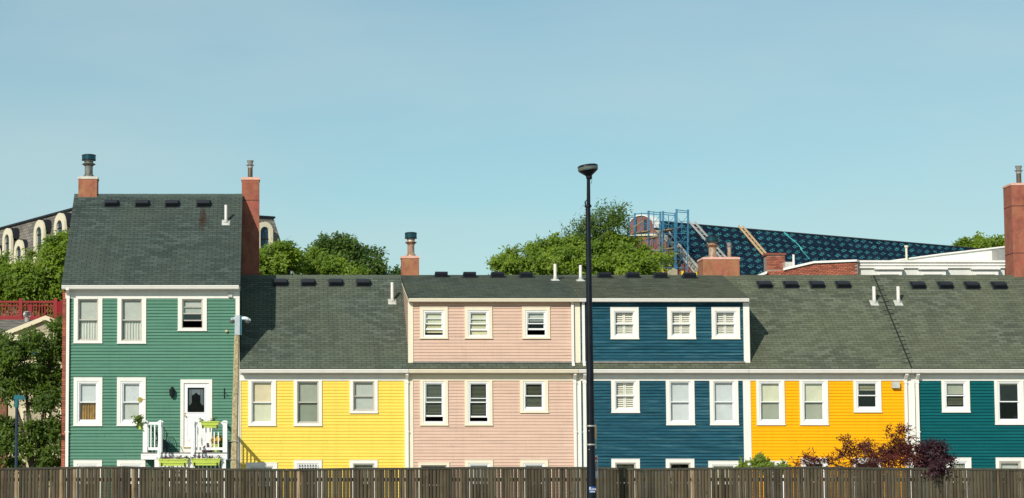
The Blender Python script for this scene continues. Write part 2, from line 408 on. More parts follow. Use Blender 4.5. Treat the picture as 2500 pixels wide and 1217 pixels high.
def sheathing(h, X0, X1, z0, z1, Y, holes):
    xs = sorted({X0, X1, *[min(max(v, X0), X1) for r in holes for v in r[:2]]}); zs = sorted({z0, z1, *[min(max(v, z0), z1) for r in holes for v in r[2:]]})
    m = MB()
    for i in range(len(xs) - 1):
        for j in range(len(zs) - 1):
            cx, cz = (xs[i] + xs[i+1]) / 2, (zs[j] + zs[j+1]) / 2
            if any(r[0] < cx < r[1] and r[2] < cz < r[3] for r in holes): continue
            m.add([(xs[i], Y, zs[j]), (xs[i+1], Y, zs[j]), (xs[i+1], Y, zs[j+1]), (xs[i], Y, zs[j+1])], [(0, 1, 2, 3)])
        m.build('inner_wall', M['sheath'], h)
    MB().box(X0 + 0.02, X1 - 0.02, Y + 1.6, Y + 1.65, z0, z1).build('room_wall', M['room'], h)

def hang(name, parent, x0, x1, z0, z1, y, mat, waves=0, n=24, lab=None):
    """a shade (flat, slim roll) or a pleated curtain"""
    m = MB()
    if not waves:
        m.box(x0, x1, y, y + 0.006, z0, z1); m.box(x0, x1, y - 0.012, y + 0.02, z0, z0 + 0.022)
    else:
        P = []
        for i in range(n + 1):
            t = i / n; P.append((x0 + (x1 - x0) * t, y + 0.018 * math.sin(t * waves * 6.283) + 0.006 * math.sin(t * 31)))
        vs = [(p[0], p[1], z0) for p in P] + [(p[0], p[1], z1) for p in P]
        m.add(vs, [(i, i + 1, n + 2 + i, n + 1 + i) for i in range(n)])
    return m.build(name, mat, parent, lab)

def window(h, u0, v0, u1, v1, s=9, t=0, b=6, fw=4, tm='white', fm='vinyl', up=None, lo=None, raise_=0.0, mid=0.5, lab=None, bars=False, extra=None):
    """double hung window; pixel rectangle of the outer casing; returns the outer rect and the hole"""
    p0, p1 = W(u0, v1, YF - 0.04), W(u1, v0, YF - 0.04)
    x0, x1, z0, z1 = p0.x, p1.x, p0.z, p1.z
    tt = max(t, 1.2)
    m = MB(); m.ring(x0, x1, z0, z1, s * PXM, s * PXM, tt * PXM, b * PXM, YF - 0.046, YF + 0.01)
    m.box(x0 - 0.012, x1 + 0.012, YF - 0.062, YF - 0.004, z0 - 0.012, z0 + 0.024)                        # sill nose
    if t > 3: m.box(x0 - 0.006, x1 + 0.006, YF - 0.056, YF - 0.003, z1 - 0.012, z1 + 0.008)
    w = m.build('window', M[tm], h, lab)
    ox0, ox1, oz0, oz1 = x0 + s * PXM, x1 - s * PXM, z0 + b * PXM, z1 - tt * PXM
    f = fw * PXM
    MB().ring(ox0, ox1, oz0, oz1, f * 0.6, f * 0.6, f * 0.6, f * 0.7, YF - 0.022, YF + 0.10).build('window_frame', M[fm], w)
    gx0, gx1, gz0, gz1 = ox0 + f * 0.6, ox1 - f * 0.6, oz0 + f * 0.7, oz1 - f * 0.6
    zm = gz0 + (gz1 - gz0) * mid; r = max(f * 0.4, 0.026)
    # upper sash outside, lower sash behind it (raised when open)
    MB().ring(gx0, gx1, zm - 0.02, gz1, r, r, r, 0.036, YF + 0.012, YF + 0.042).build('sash', M[fm], w)
    MB().box(gx0 + r, gx1 - r, YF + 0.024, YF + 0.029, zm + 0.016, gz1 - r).build('pane', M['glass'], w)
    rz = raise_ * (gz1 - gz0)
    MB().ring(gx0, gx1, gz0 + rz, zm + 0.015 + rz, r, r, 0.034, r * 1.5, YF + 0.046, YF + 0.078).build('sash', M[fm], w)
    MB().box(gx0 + r, gx1 - r, YF + 0.058, YF + 0.063, gz0 + rz + r * 1.5, zm - 0.019 + rz).build('pane', M['glass'], w)
    for spec, (a, c) in ((up, (zm, gz1)), (lo, (gz0, zm))):
        if not spec: continue
        k, mat = spec[0], spec[1]; fr = spec[2] if len(spec) > 2 else 1.0
        if k == 'shade': hang('window_shade', w, gx0, gx1, c - (c - a) * fr, c, YF + 0.12, M[mat])
        elif k == 'curtain': hang('curtain', w, gx0, gx1, a, a + (c - a) * fr, YF + 0.14, M[mat], waves=7, n=56)
        elif k == 'blind':
            q = MB(); n = max(3, int((c - a) * fr / 0.042))
            for i in range(n):
                z = c - (i + 0.5) * (c - a) * fr / n
                q.prism([(gx0, YF + 0.11, z - 0.010), (gx0, YF + 0.135, z + 0.010), (gx0, YF + 0.137, z + 0.008), (gx0, YF + 0.112, z - 0.012)], (gx1 - gx0, 0, 0))
            q.box(gx0, gx1, YF + 0.10, YF + 0.14, c - (c - a) * fr - 0.02, c - (c - a) * fr)
            q.build('window_blind', M[mat], w)
        elif k == 'shutter':
            xm = (gx0 + gx1) / 2
            for (a0, a1) in ((gx0, xm - 0.004), (xm + 0.004, gx1)):
                q = MB(); q.ring(a0, a1, a, c, 0.04, 0.04, 0.04, 0.04, YF + 0.115, YF + 0.145)
                n = max(4, int((c - a - 0.08) / 0.062))
                for i in range(n):
                    z = a + 0.04 + (i + 0.5) * (c - a - 0.08) / n
                    q.prism([(a0 + 0.04, YF + 0.115, z - 0.022), (a0 + 0.04, YF + 0.155, z + 0.018), (a0 + 0.04, YF + 0.160, z + 0.012), (a0 + 0.04, YF + 0.120, z - 0.028)], (a1 - a0 - 0.08, 0, 0))
                q.build('shutter', M[mat], w)
    if bars:
        n = 8
        q = MB()
        for i in range(n):
            x = ox0 + (i + 0.5) * (ox1 - ox0) / n
            q.box(x - 0.010, x + 0.010, YF - 0.075, YF - 0.055, oz0, oz1 - 0.10); q.lathe((x, YF - 0.065, oz1 - 0.10), [(0.012, 0), (0.03, 0.03), (0.012, 0.06), (0.001, 0.085)], 6)
            q.tube([(x - 0.03, YF - 0.065, oz1 - 0.22), (x, YF - 0.068, oz1 - 0.17), (x + 0.03, YF - 0.065, oz1 - 0.22)], 0.007, 4)
        q.box(ox0, ox1, YF - 0.074, YF - 0.056, oz1 - 0.14, oz1 - 0.115); q.build('window_grille', M['vinyl'], w)
    return (x0, x1, z0, z1), (ox0, ox1, oz0, oz1)

# ------------------------------------------------------------------ roofs
class Roof: pass
def make_roof(h, X0, X1, Ye, Ze, Yr, Zr, key, quota, ymax=None, back=True, cap=True):
    R = Roof(); R.Ye, R.Ze, R.tan = Ye, Ze, (Zr - Ze) / (Yr - Ye)
    ang = math.atan(R.tan); ca, sa = math.cos(ang), math.sin(ang); R.n = Vector((0, -sa, ca)); R.p = Vector((X0, Ye, Ze)); R.ang = ang
    R.h = h; R.X0, R.X1 = X0, X1
    yt = ymax if ymax is not None else Yr; zt = Ze + (yt - Ye) * R.tan
    m = MB()
    if back and ymax is None:
        yb = 2 * Yr - Ye
        m.prism([(X0, Ye, Ze), (X0, yt, zt), (X0, yb, Ze), (X0, yb, Ze - 0.14), (X0, yt, zt - 0.16), (X0, Ye, Ze - 0.05)], (X1 - X0, 0, 0))
    else:
        m.prism([(X0, Ye, Ze), (X0, yt, zt), (X0, yt, zt - 0.14), (X0, Ye, Ze - 0.05)], (X1 - X0, 0, 0))
    R.o = m.build('roof', M['underlay'], h)
    Lr, wd, th = 0.1335, 0.315, 0.022
    n = int(round((yt - Ye) / ca / Lr)); Lr = (yt - Ye) / ca / n
    def sv(s, k): return (0, s * ca - k * sa, s * sa + k * ca)
    A, B, C, D = sv(-0.004, th), sv(Lr * 1.02, 0.006), sv(-0.004, 0.001), sv(Lr * 1.02, 0.001)
    T = [(0, *A[1:]), (1, *A[1:]), (1, *B[1:]), (0, *B[1:]), (0, *C[1:]), (1, *C[1:]), (1, *D[1:]), (0, *D[1:])]
    F = [(0, 1, 2, 3), (0, 4, 5, 1), (1, 5, 6, 2), (3, 7, 4, 0), (2, 6, 7, 3)]
    me = bpy.data.meshes.new('shingle'); me.from_pydata(T, [], F); me.materials.append(SH[key][0])
    vs, fs, ti = [], [], []
    T = np.array(T); cnt = 0
    for r in range(n):
        s = r * Lr; y, z = Ye + s * ca, Ze + s * sa
        x = X0 - (wd / 2 if r % 2 else 0) + random.uniform(-0.012, 0.012)
        while x < X1:
            a, b = max(x, X0), min(x + wd - 0.014, X1)
            if b - a > 0.05:
                u = CX + FPX * ((a + b) / 2) / (y - CAM.y)
                if cnt < quota and 0 < u < 2500:
                    link('shingle', me, None, R.o, (a, y, z), (b - a, 1, 1)); cnt += 1
                else:
                    q = T.copy(); q[:, 0] = a + q[:, 0] * (b - a); q[:, 1] += y; q[:, 2] += z
                    k = len(vs) * 8; vs.append(q); fs.extend([tuple(i + k for i in f) for f in F]); ti.extend([random.random()] * 5)
            x += wd
    if vs:
        me = bpy.data.meshes.new('shingle_field'); me.from_pydata(np.concatenate(vs).tolist(), [], fs); me.materials.append(SH[key][1])
        at = me.attributes.new('tint', 'FLOAT', 'FACE'); at.data.foreach_set('value', ti)
        kind(link('shingle_field', me, None, R.o), 'stuff')
    if cap and ymax is None:
        q = MB(); k = int((X1 - X0) / 0.3); dx = (X1 - X0) / k; ti = []
        for i in range(k):
            xa = X0 + i * dx; e = random.uniform(0, 0.006)
            q.prism([(xa, Yr - 0.13, Zr - 0.13 * R.tan + 0.024), (xa, Yr, Zr + 0.032 + e), (xa, Yr + 0.13, Zr - 0.13 * R.tan + 0.024), (xa, Yr + 0.13, Zr - 0.13 * R.tan + 0.008), (xa, Yr, Zr + 0.010), (xa, Yr - 0.13, Zr - 0.13 * R.tan + 0.008)], (dx - 0.008, 0, 0))
        q.build('ridge_cap', SH[key][0], R.o)
    return R
def roof_at(R, u, v):
    return plane_hit(u, v, R.p, R.n)

_vm = None
def roof_vent(R, u, v):
    """low black slant-back vent on its flange, aligned with the slope"""
    p = roof_at(R, u, v)
    f = MB(); f.box(-0.28, 0.28, -0.25, 0.25, 0.014, 0.026)
    hd = MB(); hd.prism([(-0.23, -0.20, 0.03), (-0.23, -0.20, 0.19), (-0.23, -0.12, 0.225), (-0.23, 0.22, 0.07), (-0.23, 0.22, 0.03)], (0.46, 0, 0))
    hd.box(-0.245, 0.245, -0.225, -0.195, 0.025, 0.06)
    for i in range(3): hd.box(-0.21, 0.21, -0.216, -0.20, 0.08 + i * 0.034, 0.095 + i * 0.034)
    o = hd.build('roof_vent', M['vent'], R.h, origin=(0, 0, 0)); o.location = p - WP[R.h.name]; o.rotation_euler = (R.ang, 0, 0)
    q = f.build('vent_flange', M['ventflange'], None, origin=(0, 0, 0)); q.parent = o; q.location = (0, 0, 0)
def vent_pipe(R, u, v0, v1, r=0.055):
    p = roof_at(R, u, v1); zt = W(u, v0, p.y).z
    o = MB().lathe((p.x, p.y, p.z - 0.05), [(r, 0), (r, zt - p.z + 0.05), (r * 0.8, zt - p.z + 0.05), (r * 0.8, zt - p.z - 0.1)], 14).build('vent_pipe', M['pvc'], R.h, smooth=False)
    q = MB(); s = R.tan
    q.add([(p.x + a, p.y + b, p.z + b * s + 0.022 + c) for a, b, c in ((-.15,-.13,0),(.15,-.13,0),(.15,.16,0),(-.15,.16,0),(-.10,-.09,.05),(.10,-.09,.05),(.10,.09,.03),(-.10,.09,.03))],
          [(0,3,2,1),(4,5,6,7),(0,1,5,4),(1,2,6,5),(2,3,7,6),(3,0,4,7)])
    q.lathe((p.x, p.y, p.z), [(0.085, 0.03), (r + 0.012, 0.14), (r, 0.16)], 12)
    q.build('pipe_flashing', M['flash'], o)

def gutter(h, X0, X1, v0, Y, mat='white', hgt=0.135):
    z1 = WZ(v0, Y)
    sec = [(Y + 0.12, z1), (Y + 0.012, z1 - 0.004), (Y, z1 - 0.014), (Y, z1 - 0.045), (Y + 0.016, z1 - 0.062), (Y + 0.02, z1 - 0.09), (Y + 0.045, z1 - hgt), (Y + 0.12, z1 - hgt)]
    return MB().prism([(X0, y, z) for y, z in sec], (X1 - X0, 0, 0)).build('gutter', M[mat], h)
def downspout(h, u, vt, vb, wpx=7, Yt=-0.30, mat='white', elbow=True, kick=False):
    x = WX(u, (vt + vb) / 2, -0.07); w = wpx * PXM / 2; zt = WZ(vt, -0.1, u); zb = WZ(vb, -0.1, u) if vb < 1150 else 0.15
    m = MB(); y0, y1 = -0.115, -0.035
    if elbow:
        m.prism([(x - w, Yt, zt + 0.04), (x - w, Yt + 0.08, zt + 0.04), (x - w, Yt + 0.08, zt - 0.05), (x - w, y1, zt - 0.20), (x - w, y1, zt - 0.32), (x - w, y0, zt - 0.30), (x - w, y0, zt - 0.24), (x - w, Yt, zt - 0.08)], (2 * w, 0, 0))
        m.box(x - w - 0.012, x + w + 0.012, y0 - 0.008, y1 + 0.004, zt - 0.36, zt - 0.29)
        zt -= 0.30
    m.box(x - w, x + w, y0, y1, zb, zt)
    if kick: m.prism([(x - w, y0, zb + 0.09), (x - w, y1 , zb + 0.03), (x - w, y0 - 0.07, zb - 0.10), (x - w, y0 - 0.15, zb - 0.06)], (2 * w, 0, 0))
    o = m.build('downspout', M[mat], h)
    for z in (3.4, 1.9):
        if z < zt - 0.3 and z > zb: MB().box(x - w - 0.025, x + w + 0.025, y0 - 0.006, y0 + 0.03, z, z + 0.035).build('bracket', M[mat], o)
    return o
def strip(h, name, u0, u1, v0, v1, y0, y1, mat):
    a, b = W(u0, v1, y0), W(u1, v0, y0)
    z0 = b.z if False else (a.z if v1 < 1150 else 0.3)
    return MB().box(a.x, b.x, y0, y1, z0, b.z).build(name, M[mat], h)

def chimney(h, u0, u1, vt, vb, Y, depth, mat, cm, caph, flues, ov=1.5, zb=None, label=None, label_joint=()):
    p0, p1 = W(u0, vb, Y), W(u1, vt, Y); zc = p1.z; zk = WZ(vt + caph, Y, u0)
    c = MB().box(p0.x, p1.x, Y, Y + depth, (p0.z - 0.9) if zb is None else zb, zk).build('chimney', M[mat], h, label)
    o = ov * (Y + 80) / FPX
    q = MB(); q.box(p0.x - o, p1.x + o, Y - o, Y + depth + o, zk + 0.002, zc - 0.03)
    q.add([(p0.x - o, Y - o, zc - 0.03), (p1.x + o, Y - o, zc - 0.03), (p1.x + o, Y + depth + o, zc - 0.03), (p0.x - o, Y + depth + o, zc - 0.03),
           (p0.x + 0.1, Y + 0.1, zc), (p1.x - 0.1, Y + 0.1, zc), (p1.x - 0.1, Y + depth - 0.1, zc), (p0.x + 0.1, Y + depth - 0.1, zc)],
          [(4,5,6,7),(0,1,5,4),(1,2,6,5),(2,3,7,6),(3,0,4,7)])
    q.build('chimney_cap', M[cm], c)
    if label_joint:
        for v in label_joint:
            z = WZ(v, Y, u0); MB().box(p0.x - .004, p1.x + .004, Y - .004, Y + depth, z, z + .022).build('joint', M['underlay'], c)
    k = (Y + depth / 2 + 80) / FPX
    for (u, w, vtop, typ, pm) in flues:
        x = WX(u, vtop, Y + depth / 2); yc = Y + depth / 2; H = WZ(vtop, yc, u) - zc; r = w * k / 2
        base = (x, yc, zc - 0.02)
        if typ == 'drum':
            pr = [(r * 1.5, 0), (r * 1.35, 0.06), (r, H * 0.16), (r, H * 0.50), (r * 1.1, H * 0.52), (r * 1.75, H * 0.60), (r * 1.2, H * 0.63), (r * 1.05, H * 0.70)]
            fl = MB().lathe(base, pr, 18).build('flue', M[pm], c, smooth=False)
            MB().lathe((x, yc, zc + H * 0.62), [(r * 0.9, 0), (r * 1.35, H * 0.13), (r * 0.9, H * 0.16)], 16).build('flue_collar', M['galv'], c)
            R2 = r * 1.72
            MB().lathe((x, yc, zc + H * 0.75), [(R2 * 0.96, 0), (R2, 0.02), (R2, H * 0.19), (R2 * 0.97, H * 0.205)], 24).build('flue_drum', M['drum'], c)
            q = MB(); q.lathe((x, yc, zc + H * 0.945), [(R2 * 1.03, 0), (R2 * 1.03, H * 0.03), (R2 * 0.8, H * 0.055)], 24); q.lathe((x, yc, zc + H * 0.74), [(R2 * 1.03, 0), (R2 * 1.03, H * 0.028)], 24)
            q.build('flue_lid', M['drumtop'], c)
        else:
            MB().lathe(base, [(r * 1.5, 0), (r * 1.4, 0.04), (r, 0.07), (r, H * 0.62)], 16).build('flue', M[pm], c)
            MB().lathe((x, yc, zc + H * 0.58), [(r * 1.08, 0), (r * 1.08, H * 0.10), (r * 1.75, H * 0.17), (r * 0.9, H * 0.20), (r * 1.45, H * 0.42), (r * 1.4, H * 0.40)], 16).build('flue_cowl', M['galv'], c)
    return c
# ------------------------------------------------------------------ ground
def sheet(name, x0, x1, y0, y1, z, mat, label=None):
    o = MB().add([(x0,y0,z),(x1,y0,z),(x1,y1,z),(x0,y1,z)], [(0,1,2,3)]).build(name, mat); return kind(o, 'structure')
M['earth'] = plain('ground_earth', (0.16, 0.14, 0.11), 0.95, sc=0.8, var=0.3); M['asphalt'] = plain('asphalt', (0.055, 0.055, 0.058), 0.9, sc=5, var=0.3, bmp=0.3)
M['concrete'] = plain('concrete_paving', (0.30, 0.28, 0.25), 0.9, sc=2, var=0.15, bmp=0.2)
sheet('ground', -1500, 1500, -600, 2500, 0.0, M['earth'])
sheet('road', -400, 400, -120, -20, 0.004, M['asphalt'])
sheet('pavement', -60, 80, -18.5, -13.2, 0.06, M['concrete'])
kind(MB().box(-60, 80, -18.65, -18.5, 0.0, 0.12).build('kerb', M['concrete']), 'structure')
sheet('path', -60, 80, -12.5, -0.3, 0.008, M['concrete'])

# ------------------------------------------------------------------ the row of houses
EY = -0.28
ZE = WZ(900, EY); ZRG = WZ(674, 4.5); YR = 4.5
def rx(u): return WX(u, 900, EY)

def side_boards(h, mat, X, facing, rows, Y0=0.0):
    """boards on a side wall; rows: z -> (y0, y1)"""
    me = bpy.data.meshes.new('clapboard')
    s = 1 if facing > 0 else -1
    v = [(s*.022,0,0),(s*.022,1,0),(0,1,0),(0,0,0),(s*.006,0,1),(s*.006,1,1),(0,1,1),(0,0,1)]
    me.from_pydata(v, [], _b.f); me.materials.append(mat)
    for z, zt, ya, yb in rows:
        if yb - ya > 0.06: link('clapboard', me, None, h, (X, ya, z), (1, yb - ya, zt - z + 0.003))

# ---- green house
hG = thing('row_house', (WX(368, 1100, 0), 0, 0), 'tall green clapboard house with porch and white door, taller than its row', 'house', 'clapboard houses in the row')
gX0, gX1 = WX(160, 900, 0), WX(585, 900, 0)
ZEG = WZ(696, EY); ZRGg = WZ(476, YR)
RG = make_roof(hG, WX(150, 696, EY), WX(586.5, 696, EY), EY, ZEG, YR, ZRGg, 'green', 300)
wins = [window(hG, 179.5, 729, 250, 838, 10, 1, 6, 2.5, fm='greywood', up=('shade', 'shade_grey'), lo=('curtain', 'curtain_lace')),
        window(hG, 286, 729, 357, 839, 10, 1, 6, 2.5, fm='greywood', up=('shade', 'shade_grey'), lo=('curtain', 'curtain_lace')),
        window(hG, 434, 729, 505, 808, 10, 1, 6, 3, fm='greywood', up=('shade', 'shade_grey', .98), raise_=0.24),
        window(hG, 179, 922, 250, 1040, 9, 9, 6, 7, fm='vinyl', up=('shade', 'shade_cool'), lo=('curtain', 'curtain_brown')),
        window(hG, 285, 922, 356, 1040, 9, 9, 6, 7, fm='vinyl', up=('shade', 'shade_cool'), lo=('shade', 'shade_grey')),
        window(hG, 178.5, 1124, 249, 1235, 9, 9, 6, 7, fm='vinyl', up=('shade', 'shade_cool')),
        window(hG, 285, 1124, 355, 1235, 9, 9, 6, 7, fm='vinyl', up=('shade', 'shade_cool'))]
# door
d0, d1 = W(440, 1106, -0.04), W(518, 927, -0.04)
dm = MB(); dm.ring(d0.x, d1.x, d0.z, d1.z, 8*PXM, 8*PXM, 9*PXM, 14*PXM, -0.046, 0.02); door_trim = dm.build('door_frame', M['white'], hG)
lx0, lx1, lz0, lz1 = d0.x + 8*PXM, d1.x - 8*PXM, d0.z + 14*PXM, d1.z - 9*PXM
gx0, gx1 = WX(458, 970, 0), WX(499, 970, 0); gz0, gz1 = WZ(1007, 0), WZ(947, 0)
dl = MB()
dl.ring(lx0, lx1, lz0, lz1, gx0 - lx0, lx1 - gx1, lz1 - gz1, gz0 - lz0, 0.0, 0.045)
for (a, b, c, d) in ((lx0 + .12, (lx0 + lx1) / 2 - .05, lz0 + .22, gz0 - .14), ((lx0 + lx1) / 2 + .05, lx1 - .12, lz0 + .22, gz0 - .14)):
    dl.ring(a, b, c, d, .018, .018, .018, .018, -0.012, 0.001); dl.box(a + .05, b - .05, -0.009, 0.001, c + .05, d - .05)
dl.ring(gx0 - .03, gx1 + .03, gz0 - .03, gz1 + .03, .028, .028, .028, .028, -0.014, 0.001)
door = dl.build('door', M['vinyl'], hG)
MB().box(gx0, gx1, 0.018, 0.023, gz0, gz1).build('pane', M['glass'], door)
lc = MB()
for s_, xa in ((1, gx0), (-1, gx1)):
    P = [(xa + s_ * (0.03 + 0.11 * i / 14), 0.075 + 0.012 * math.sin(i * 1.3), gz0 + 0.24 + 0.10 * (i / 14) ** 2) for i in range(15)]
    lc.add(P + [(x, y, gz1 - .04) for x, y, z in P], [(i, i + 1, 16 + i, 15 + i) for i in range(14)])
P = [(gx0 + .13 + (gx1 - gx0 - .26) * i / 16, 0.08 + 0.008 * math.sin(i * 1.7), gz1 - .26 - .05 * abs(math.sin(i * .4)) + .10 * math.sin(math.pi * i / 16)) for i in range(17)]
lc.add(P + [(x, y, gz1 - .04) for x, y, z in P], [(i, i + 1, 18 + i, 17 + i) for i in range(16)])
lc.build('curtain', M['lace_white'], door)
kx = WX(452.5, 1014, 0); kz = WZ(1016, 0); kz2 = WZ(1010, 0)
kb = MB(); kb.tube([(kx, 0.0, kz), (kx, -0.05, kz), (kx, -0.055, kz)], 0.018, 8); kb.tube([(kx, -0.05, kz), (kx, -0.085, kz)], [0.03, 0.026], 10); kb.tube([(kx, 0, kz2), (kx, -0.02, kz2)], 0.025, 10)
kb.build('handle', M['brass'], door)
MB().box(lx0, lx1, -0.075, 0.0, lz0 - 0.035, lz0 - 0.003).build('threshold', M['brass'], hG)
outs = [w[0] for w in wins] + [(d0.x, d1.x, d0.z, d1.z)]
holes = [w[1] for w in wins] + [(gx0, gx1, gz0, gz1)]
zt = WZ(727, 0)
mG = unit_board(M['greenwall'], .045)
boards(hG, mG, WX(170, 900, 0), WX(574, 900, 0), 0.5, zt, 0.016, outs)
sheathing(hG, gX0, gX1, 0.2, WZ(700, 0), 0.022, holes)
strip(hG, 'corner_board', 160, 170, 729, 1300, -0.03, 0.01, 'white'); strip(hG, 'corner_board', 574, 585, 729, 1300, -0.03, 0.01, 'white')
strip(hG, 'frieze_board', 160, 585, 711, 729, -0.036, 0.006, 'white'); strip(hG, 'soffit', 152, 585.5, 702, 706, -0.30, -0.002, 'white')
strip(hG, 'moulding', 160, 585, 706.5, 710.5, -0.09, -0.002, 'white')
gutter(hG, WX(150, 697, -.42), WX(583, 697, -.42), 696.5, -0.42)
downspout(hG, 164, 705, 1300, 7.5, Yt=-0.40)
strip(hG, 'wall_vent', 557, 567, 717, 726, -0.11, -0.037, 'flash')
# side walls of the green house
tG = RG.tan
rowsR = []
z = ZE
while z < ZRGg - 0.1:
    ya = max(0.0, EY + (z + ROW - ZEG) / tG + 0.05); yb = YR + 3.6 if False else min(YR, EY + (z - ZE) / ((ZRG - ZE) / (YR - EY)) + 0.06)
    if z > ZRG - 0.05: yb = YR
    rowsR.append((z, z + ROW, ya, yb)); z += ROW
side_boards(hG, M['greenwall'], gX1 - 0.03, 1, rowsR)
sw = MB(); sw.prism([(gX1 - 0.06, 0.012, 0.2), (gX1 - 0.06, 0.012, WZ(702, 0)), (gX1 - 0.06, YR, ZRGg - 0.18), (gX1 - 0.06, 2 * YR, WZ(702, 0)), (gX1 - 0.06, 2 * YR, 0.2)], (0.025, 0, 0))
sw.box(gX0, gX1 - 0.07, 2 * YR - 0.1, 2 * YR, 0.2, WZ(705, 0)); sw.build('side_wall', M['sheath'], hG)
MB().prism([(WX(586.5, 696, EY) - 0.03, EY - 0.0, ZEG - 0.20), (WX(586.5, 696, EY) - 0.03, EY, ZEG - 0.052), (WX(586.5, 696, EY) - 0.03, YR, ZRGg - 0.17), (WX(586.5, 696, EY) - 0.03, YR, ZRGg - 0.33)], (0.025, 0, 0)).build('rake_board', M['white'], hG)
# brick return wall on the left
bx0, bx1 = WX(151.5, 900, 0), WX(160, 900, 0)
MB().prism([(bx0 + 0.01, 0.01, 0.1), (bx0 + 0.01, 0.01, WZ(705, 0)), (bx0 + 0.01, YR, ZRGg - 0.2), (bx0 + 0.01, 2 * YR, WZ(705, 0)), (bx0 + 0.01, 2 * YR, 0.1)], (bx1 - bx0 - 0.012, 0, 0)).build('mortar', M['mortar'], hG)
bm = MB().box(bx0, bx1 - 0.004, -0.012, 0.10, 0, 0.066); brk = None
z = 0.15; i = 0
while z < WZ(706, 0) - 0.05:
    if brk is None: brk = bm.build('brick', M['brick'], hG, origin=(0, 0, 0)); brk.location = Vector((0, 0, z)) - WP[hG.name]
    else: link('brick', brk.data, None, hG, (random.uniform(-.003, .003), random.uniform(-.004, .002), z))
    z += 0.0815; i += 1
for u, v in ((272, 499), (347, 499.5), (420, 499.5), (497, 499.5)): roof_vent(RG, u, v)
vent_pipe(RG, 551.5, 501, 546, 0.052)
chimney(hG, 191, 237, 430, 474, 4.35, 0.70, 'stucco', 'capgrey', 7.5, [(217, 20, 378, 'drum', 'galvdark')])
chimney(hG, 590, 633, 432, 669, 4.62, 0.7, 'stuccored', 'cap', 7.5, [(611, 12, 393, 'cowl', 'darkpipe')], label='tall brick coloured chimney rising past the roof edge', label_joint=(490,))

M['creamst_'] = plain('cream_bulb', (.8, .62, .38), .4)
# porch
PY = -2.2
pg = M['vinyl']
def pxw(u, Y): return WX(u, 1080, Y)
zd = WZ(1105, PY)
MB().box(pxw(345, PY), pxw(555, PY), PY, -0.03, zd - 0.045, zd).build('porch_deck', M['deckgrey'], hG)
q = MB(); q.ring(pxw(344.5, PY), pxw(555.5, PY), zd - 0.24, zd - 0.047, 0.05, 0.05, 0.06, 0.12, PY - 0.02, PY + 0.02); q.box(pxw(345, PY), pxw(555, PY), PY - 0.005, PY + 0.03, zd - 0.239, zd - 0.048)
q.box(pxw(344.5, PY), pxw(347.5, PY), PY + 0.02, -0.03, zd - 0.24, zd - 0.047); q.box(pxw(552.5, PY), pxw(555.5, PY), PY + 0.02, -0.03, zd - 0.24, zd - 0.047); q.build('deck_fascia', pg, hG)
zp = WZ(1027, PY); w2 = 0.075
def post(x, y, z0, z1, w=0.075):
    o = MB().box(x - w, x + w, y - w, y + w, z0, z1 - 0.07).build('railing_post', pg, hG)
    c = MB(); c.box(x - w - .02, x + w + .02, y - w - .02, y + w + .02, z1 - 0.068, z1 - 0.03)
    c.add([(x-w-.02,y-w-.02,z1-.03),(x+w+.02,y-w-.02,z1-.03),(x+w+.02,y+w+.02,z1-.03),(x-w-.02,y+w+.02,z1-.03),(x-w*.5,y-w*.5,z1),(x+w*.5,y-w*.5,z1),(x+w*.5,y+w*.5,z1),(x-w*.5,y+w*.5,z1)], [(4,5,6,7),(0,1,5,4),(1,2,6,5),(2,3,7,6),(3,0,4,7)])
    c.build('post_cap', pg, o); return o
PXp = {k: pxw(u, PY) for k, u in dict(a=354, b=391.5, c=473, d=549).items()}
for k in PXp: post(PXp[k], PY + 0.08, zd, zp)
zr1, zr0 = WZ(1034, PY), WZ(1096, PY)
bal = None
def baluster(x, y, za, zb):
    global bal
    if bal is None: bal = MB().box(-0.019, 0.019, -0.019, 0.019, 0, 1).build('baluster', pg, hG, origin=(0,0,0)); bal.location = Vector((x, y, za)) - WP[hG.name]; bal.scale = (1, 1, zb - za)
    else: link('baluster', bal.data, None, hG, (x, y, za), (1, 1, zb - za))
def rail(xa, xb, y, us):
    MB().box(xa, xb, y - .035, y + .035, zr1 - .045, zr1 + .045).build('handrail', pg, hG); MB().box(xa, xb, y - .025, y + .025, zr0 - .045, zr0 + .045).build('bottom_rail', pg, hG)
    for u in us: baluster(pxw(u, y), y, zr0 + .045, zr1 - .045)
rail(PXp['a'] + w2, PXp['b'] - w2, PY + .08, (368.4, 377.6)); rail(PXp['c'] + w2, PXp['d'] - w2, PY + .08, (483, 493, 503, 513, 523, 533))
for x in (PXp['a'], PXp['d']):
    MB().box(x - .035, x + .035, PY + .08 + w2, -.04, zr1 - .045, zr1 + .045).build('handrail', pg, hG); MB().box(x - .025, x + .025, PY + .08 + w2, -.04, zr0 - .045, zr0 + .045).build('bottom_rail', pg, hG)
    for i in range(8): baluster(x, PY + .33 + i * .22, zr0 + .045, zr1 - .045)
